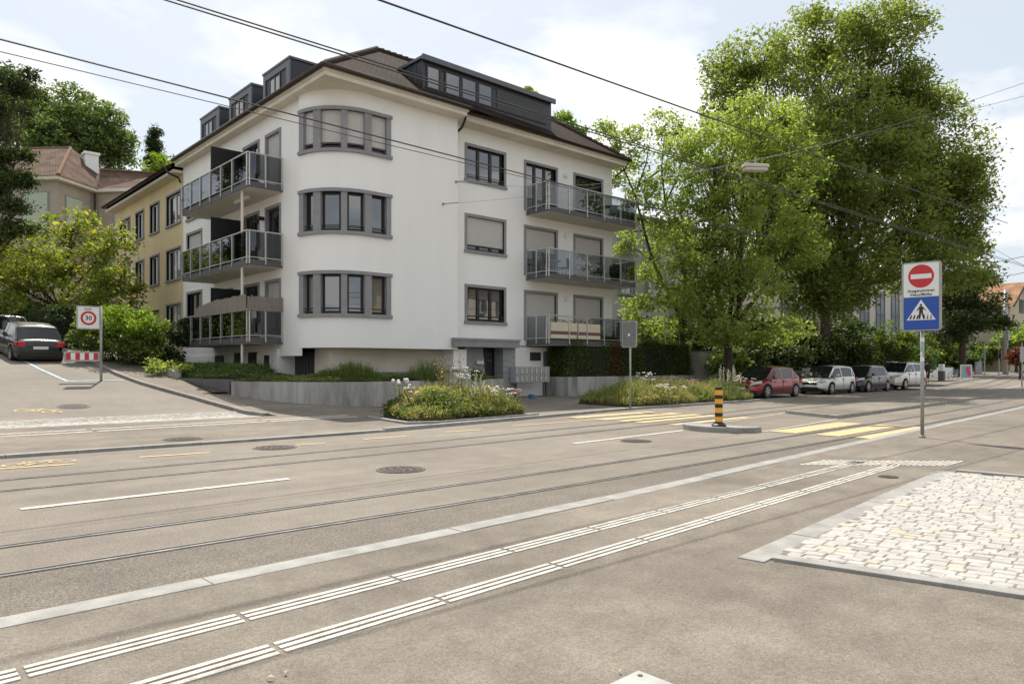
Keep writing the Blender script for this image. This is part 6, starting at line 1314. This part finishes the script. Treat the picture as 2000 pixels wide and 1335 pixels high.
def meadow(name, label, poly, n, hmin, hmax, tb, lf='lf_bed', z0=.11, kk=26, lz=1.0, frac=.55, l2=None):
    f = upoly(poly); pts = np.array([f() for _ in range(n)]); cx, cy = pts.mean(0)
    inside_d = np.array([min(abs((q[1]-p[1])*x-(q[0]-p[0])*y+q[0]*p[1]-q[1]*p[0])/math.hypot(q[0]-p[0], q[1]-p[1]) for p, q in zip(poly, poly[1:]+poly[:1])) for x, y in pts])
    k = kk; cen = pts[rng.integers(0, n, k)]; hh = hmin+(hmax-hmin)*rng.random(k)**.7; tt = tb+rng.normal(size=k)*.22; ty = rng.random(k)
    di = np.argmin(((pts[:, None, :]+rng.normal(size=(n, 1, 2))*.12-cen[None])**2).sum(2), 1)
    h_ = hh[di]*(.3+.7*np.clip(inside_d/.75, 0, 1)); base = np.stack([pts[:, 0], pts[:, 1], np.full(n, z0)], 1)
    g_ = ty[di] < frac; bl = base[g_]; V, T = grass_blades(bl, .9, 1.0, .0075, 0, .75); V[:, 2:, :2] = V[:, :2, :2][:, ::-1]+(V[:, 2:, :2]-V[:, :2, :2][:, ::-1])*(h_[g_]*1.1)[:, None, None]; V[:, 2:, 2] = z0+(V[:, 2:, 2]-z0)*(h_[g_]*(.55+.75*rng.random(g_.sum())))[:, None]
    tag(quads_obj(name, V, tt[di][g_]+.12+rng.normal(size=g_.sum())*.12, M[lf]), label, 'plants', kind='stuff')
    m_ = np.concatenate([np.where(~g_)[0]]*3+[np.where(g_)[0]]); C = base[m_]+rng.normal(size=(len(m_), 3))*np.array([.05, .05, 0]); C[:, 2] = z0+.03+rng.random(len(m_))**.75*h_[m_]
    sz = .045+.05*ty[di][m_]; tag(leaf_obj(name, C, sz*(.6+.9*rng.random(len(C))), tt[di][m_]-.12+rng.normal(size=len(C))*.13, M[lf], aspect=.5), l2 or label.replace('straw coloured grasses', 'green leafy herbs'), 'plants', kind='stuff')
def meadow_old(name, label, poly, n, hmin, hmax, tb):
    f = upoly(poly); o = cover(name, label, f, n, lambda x, y: .12, hmin, hmax, 'lf_bed', tb, .010)
    pts = np.array([f() for _ in range(n//2)]); nz_ = .5+.5*np.sin(pts[:, 0]*1.9+2*np.sin(pts[:, 1]*1.7))*np.cos(pts[:, 1]*1.3)
    C = np.stack([pts[:, 0], pts[:, 1], .14+rng.random(len(pts))**.7*(.25+.55*nz_)*hmax*1.1], 1)
    tag(leaf_obj(name, C, .07*(.6+.9*rng.random(len(C))), tb-.12+(nz_-.5)*.35+rng.normal(size=len(C))*.2, M['lf_bed'], aspect=.4), label.replace('grasses', 'leafy herbs'), 'plants', kind='stuff')
meadow('garden_grass', 'low grass blades in the raised garden bed behind the curved wall', GP1, 24000, .08, .26, .5, 'lf_gard', .93, 60, frac=.4, l2='low leafy ground cover in the raised garden bed behind the curved wall')
meadow('garden_grass', 'taller grass blades below the side street balconies', GP2, 26000, .15, .65, .42, 'lf_gard', 1.0, 70, frac=.25, l2='leafy undergrowth below the side street balconies')
meadow('meadow_grass', 'tangled straw coloured grasses in the flower bed before the curved wall', B1P, 22000, .22, .82, .42, kk=60, frac=.62)
meadow('meadow_grass', 'tangled straw coloured grasses in the flower bed before the hedge wall', B2P, 32000, .22, .82, .45, kk=80, frac=.62)
def plant(label, base, h_, kind, nst=7, spread=.25, group=None, tb=.3):
    base = Vector(base); t = tag(empty('flowering_plant', base), label, 'plant', group); st = MB(); fl = MB(); C = []; 
    for k in range(nst):
        a = rnd.random()*6.28; r_ = spread*math.sqrt(rnd.random()); hh = h_*rnd.uniform(.72, 1.0); p = base+Vector((r_*.5*math.cos(a), r_*.5*math.sin(a), 0)); q = base+Vector((r_*1.2*math.cos(a), r_*1.2*math.sin(a), hh)); m_ = p.lerp(q, .5)+Vector((0, 0, .05))
        st.tube([p, m_, q], .006, 4, cap=False)
        for j in range(int(26*hh)): s_ = rnd.random()**.8; c = p.lerp(q, s_*.9); C.append((c.x+rnd.gauss(0, .05), c.y+rnd.gauss(0, .05), c.z))
        if kind == 'ball': fl.lathe(q, [(.01, -.045), (.042, -.03), (.055, 0), (.042, .03), (.01, .045)], 8)
        elif kind == 'spike':
            for j in range(14): z = hh*(.62+.38*j/14); c = base+Vector((r_*1.1*math.cos(a)+rnd.gauss(0, .02), r_*1.1*math.sin(a)+rnd.gauss(0, .02), z)); fl.lathe(c, [(.004, -.014), (.018, 0), (.004, .014)], 5)
        elif kind == 'umbel':
            for j in range(7): c = q+Vector((rnd.gauss(0, .05), rnd.gauss(0, .05), rnd.gauss(0, .015))); fl.lathe(c, [(.006, -.01), (.024, 0), (.006, .012)], 5)
    st.build('stem', M['stem'], t)
    if C: C = np.array(C); leaf_obj('leaves', C, .075*(.6+.8*rng.random(len(C))), tb+rng.normal(size=len(C))*.2, M['lf_bed'], t, aspect=.35)
    return t, fl
M['stem'] = mat('stem', (.12, .14, .05), .8)
def bedp(px, D, z=.12): g = P(px, 700, D); return (g.x, g.y, z)
for (lb, px, D, h_, kd, fm, n_, sp2, tb) in (
    ('cluster of round white allium heads at the left end of the first flower bed', 785, 20.4, 1.02, 'ball', 'flower_w', 10, .38, .3),
    ('tall pinkish seed stalks in the middle of the first flower bed', 872, 21.0, 1.75, 'spike', 'flower_p', 12, .42, .42),
    ('airy pale stalks beside the pink stalks in the first flower bed', 900, 20.8, 1.35, 'umbel', 'flower_w', 12, .4, .45),
    ('upright green flower spikes at the right of the middle of the first flower bed', 932, 20.4, 1.2, 'spike', 'flower_w', 7, .25, .15),
    ('low white blossoms at the front of the first flower bed', 975, 20.6, .82, 'umbel', 'flower_w', 12, .45, .3),
    ('pink blossoms at the right end of the first flower bed', 1005, 21.4, .78, 'umbel', 'flower_p', 9, .3, .4),
    ('small white blossoms at the left front edge of the first flower bed', 830, 19.6, .7, 'umbel', 'flower_w', 9, .35, .35),
    ('feathery white grass plume at the left end of the second flower bed', 1262, 27.5, 1.15, 'umbel', 'flower_w', 12, .45, .5),
    ('dusky pink blossoms left of the middle of the second flower bed', 1290, 27.8, 1.05, 'spike', 'flower_p', 10, .4, .3),
    ('dark pink blossoms in the middle of the second flower bed', 1335, 29.0, .95, 'umbel', 'flower_p', 12, .5, .3),
    ('white daisies at the front of the second flower bed', 1310, 26.3, .72, 'umbel', 'flower_w', 14, .5, .3),
    ('tall pale stalks at the right of the second flower bed behind the bollard', 1425, 29.5, 1.45, 'spike', 'flower_w', 14, .45, .25),
    ('whitish blossoms at the far right of the second flower bed', 1450, 30.2, 1.0, 'umbel', 'flower_w', 14, .5, .35)):
    t, fl = plant(lb, bedp(px, D), h_, kd, n_, sp2, 'flowering plants in the flower beds', tb)
    if fl.v: fl.build('blossom', M[fm], t)
# shrubs in the raised bed
for (lb, px, D, z, h_, n_, sp2, lf) in (('large spiky grey green shrub in the raised bed below the bay window', 690, 26.2, .93, .85, 90, .85, 'lf_gard'), ('lower feathery shrub beside the spiky shrub in the raised bed', 640, 26.0, .93, .55, 60, .5, 'lf_gard'), ('thin tall weeds in the raised bed near the entrance', 835, 27.6, .93, 1.0, 30, .8, 'lf_gard'), ('green weeds behind the street cabinet', 925, 29.6, .93, .6, 30, .5, 'lf_gard')):
    base = bedp(px, D, z); t = tag(empty('shrub', base), lb, 'shrub'); n = n_*26; a = rng.random(n)*6.28; r_ = sp2*np.sqrt(rng.random(n)); p3 = np.stack([base[0]+r_*np.cos(a), base[1]+r_*np.sin(a), np.full(n, z)], 1)
    V, T = grass_blades(p3, h_*.35, h_, .011, .45, .5); fall = (1-.55*(r_/sp2)**2)[:, None]; V[:, 2:, 2] = z+(V[:, 2:, 2]-z)*fall; quads_obj('leaves', V, T, M[lf], t)
# ------------------------------------------------------------------ things on the balconies
def pot_plant(label, p, s=.35, lf='lf_hedge', fl=None, group='potted plants on the balconies', hh=.5):
    p = Vector(p); t = tag(empty('potted_plant', p), label, 'potted plant', group); b = MB(); b.lathe(p, [(.11, 0), (.16, .24), (.17, .26), (.14, .25)], 12); b.build('pot', M['gdark'], t)
    n = 260; C = np.array(p)+np.array([0, 0, .25+hh/2])+rng.normal(size=(n, 3))*np.array([s*.5, s*.5, hh*.3]); leaf_obj('foliage', C, .07*(.6+rng.random(n)), .4+rng.normal(size=n)*.25, M[lf], t)
    if fl: C = C[:40]+np.array([0, 0, .1]); leaf_obj('blossoms', C, .06*np.ones(40), .9*np.ones(40), M[fl], t)
zt3 = (2.72, 5.84, 8.96); zl3 = (2.64, 5.77, 8.89)
for k, (v, lb, lf, s, hh) in enumerate(((35.9, 'bushy pot plant at the far left corner of the top side balcony', 'lf_hedge', .5, .6), (34.9, 'leafy pot plant second from the left end of the top side balcony', 'lf_hedge', .4, .5), (33.6, 'small pot plant in the middle of the top side balcony', 'lf_gard', .35, .4), (29.3, 'pot plant at the street corner of the top side balcony', 'lf_hedge', .3, .5))): pot_plant(lb, (12.2, v, zl3[2]), s, lf, hh=hh)
for (v, lb, lf, fl, s, hh) in ((36.1, 'pot plant with red blossoms at the left corner of the middle side balcony', 'lf_lime', 'flower_rl', .45, .75), (35.2, 'green pot plant beside the red flowers on the middle side balcony', 'lf_lime', None, .4, .5), (31.5, 'pale leaved pot plant on the middle side balcony', 'lf_gard', None, .5, .35)):
    if fl: M['flower_rl'] = leaf_mat('red_blossoms', [(.5, .03, .04), (.6, .08, .08)], .2)
    pot_plant(lb, (12.1, v, zl3[1]), s, lf, fl, hh=hh)
for i, v in enumerate((29.5, 30.4, 31.3, 32.2, 33.1)): pot_plant('green plant behind the dark glass of the lowest side balcony, %s from the corner' % ('first', 'second', 'third', 'fourth', 'fifth')[i], (12.0, v, zl3[0]), .5, 'lf_lime', hh=.75)
ws = tag(empty('cane_screen', (11.9, 30.5, 3.6)), 'ragged weathered cane privacy screen above the lowest side balcony railing', 'screen'); b = MB()
v = 28.75
while v < 34.6: h_ = .70+rnd.uniform(-.06, .06)-max(0, v-31.8)*.1; b.box(11.66, 11.69, v, v+.03+rnd.random()*.02, 3.70, 3.80+h_*.75); v += .055
u = 11.7
while u < 13.15: b.box(u, u+.04, 28.62, 28.65, 3.70, 4.28+rnd.uniform(-.05, .05)); u += .055
b.build('cane_mat', M['wood'], ws)
b = MB(); b.tube([(11.68, 28.7, 4.0), (11.68, 34.5, 4.0)], .01, 5); b.tube([(11.7, 28.63, 4.0), (13.1, 28.63, 4.0)], .01, 5); b.build('tie_wire', M['galv'], ws)
def chair(p, rz, label, m, group='chairs on the balconies'):
    t = tag(empty('balcony_chair', p, rz), label, 'chair', group); ORG[t.name] = Vector((0, 0, 0)); b = MB(); b.box(-.22, .22, -.22, .22, .42, .46); b.build('seat', m, t); b = MB(); b.box(-.22, .22, .2, .24, .46, .88); b.build('backrest', m, t)
    for x in (-.2, .18):
        for y in (-.2, .18): b = MB(); b.box(x, x+.025, y, y+.025, 0, .42); b.build('leg', M['galv'], t)
def table(p, label, r=.38, m='beige'):
    p = Vector(p); t = tag(empty('balcony_table', p), label, 'table', 'tables on the balconies'); b = MB(); b.lathe(p, [(r, .70), (r, .73)], 20); b.build('tabletop', M[m], t); b = MB(); b.tube([p, p+Vector((0, 0, .7))], .025, 6); b.lathe(p, [(.2, 0), (.18, .03)], 12); b.build('leg', M['galv'], t)
table((25.2, 24.9, zt3[1]), 'small round table left on the middle street balcony'); table((27.2, 24.8, zt3[1]), 'small round table in the centre of the middle street balcony', m='s_white')
chair((25.9, 24.85, zt3[1]), R(200), 'green chair beside the centre table on the middle street balcony', M['green_m']); chair((28.4, 24.8, zt3[1]), R(160), 'dark chair at the right of the middle street balcony', M['gdark'])
chair((27.9, 24.8, zt3[2]), R(190), 'dark chair left of the pair on the top street balcony', M['gdark']); chair((29.5, 24.85, zt3[2]), R(150), 'pale chair at the right end of the top street balcony', M['ticket']); table((28.8, 24.8, zt3[2]), 'dark table between the chairs on the top street balcony', m='gdark')
chair((12.3, 31.2, zl3[2]), R(90), 'pale chair on the top side balcony', M['ticket']); chair((12.3, 30.2, zl3[1]), R(100), 'dark chair near the street corner of the middle side balcony', M['gdark'])
for i, (x0, x1) in enumerate(((24.25, 26.05), (26.15, 27.75))):
    t = tag(empty('balcony_planter', (x0, 24.05, 2.7)), ('left' if i == 0 else 'right')+' cream planter cover with brown stripe on the lowest street balcony', 'planter', 'striped planters on the lowest street balcony'); b = MB(); b.box(x0, x1, 24.13, 24.18, 2.78, 3.55); u_ = b.build('cover', M['beige'], t); b = MB(); b.box(x0, x1, 24.125, 24.13, 2.98, 3.14); b.build('stripe', M['brown_r'], u_)
    n = 160; C = np.stack([rng.uniform(x0, x1, n), rng.normal(24.3, .05, n), rng.uniform(3.55, 3.72, n)], 1); leaf_obj('foliage', C, .07*np.ones(n), .4+rng.normal(size=n)*.2, M['lf_gard'], t)
b = MB(); b.lathe((29.8, 24.9, zt3[1]), [(.2, 0), (.3, .5), (.28, .9), (.1, 1.0)], 14); tag(b.build('covered_grill', M['black']), 'black covered grill at the right end of the middle street balcony', 'grill')
# tidy helper property names
for o in bpy.data.objects:
    if o.name.startswith('txt'): bpy.data.objects.remove(o)
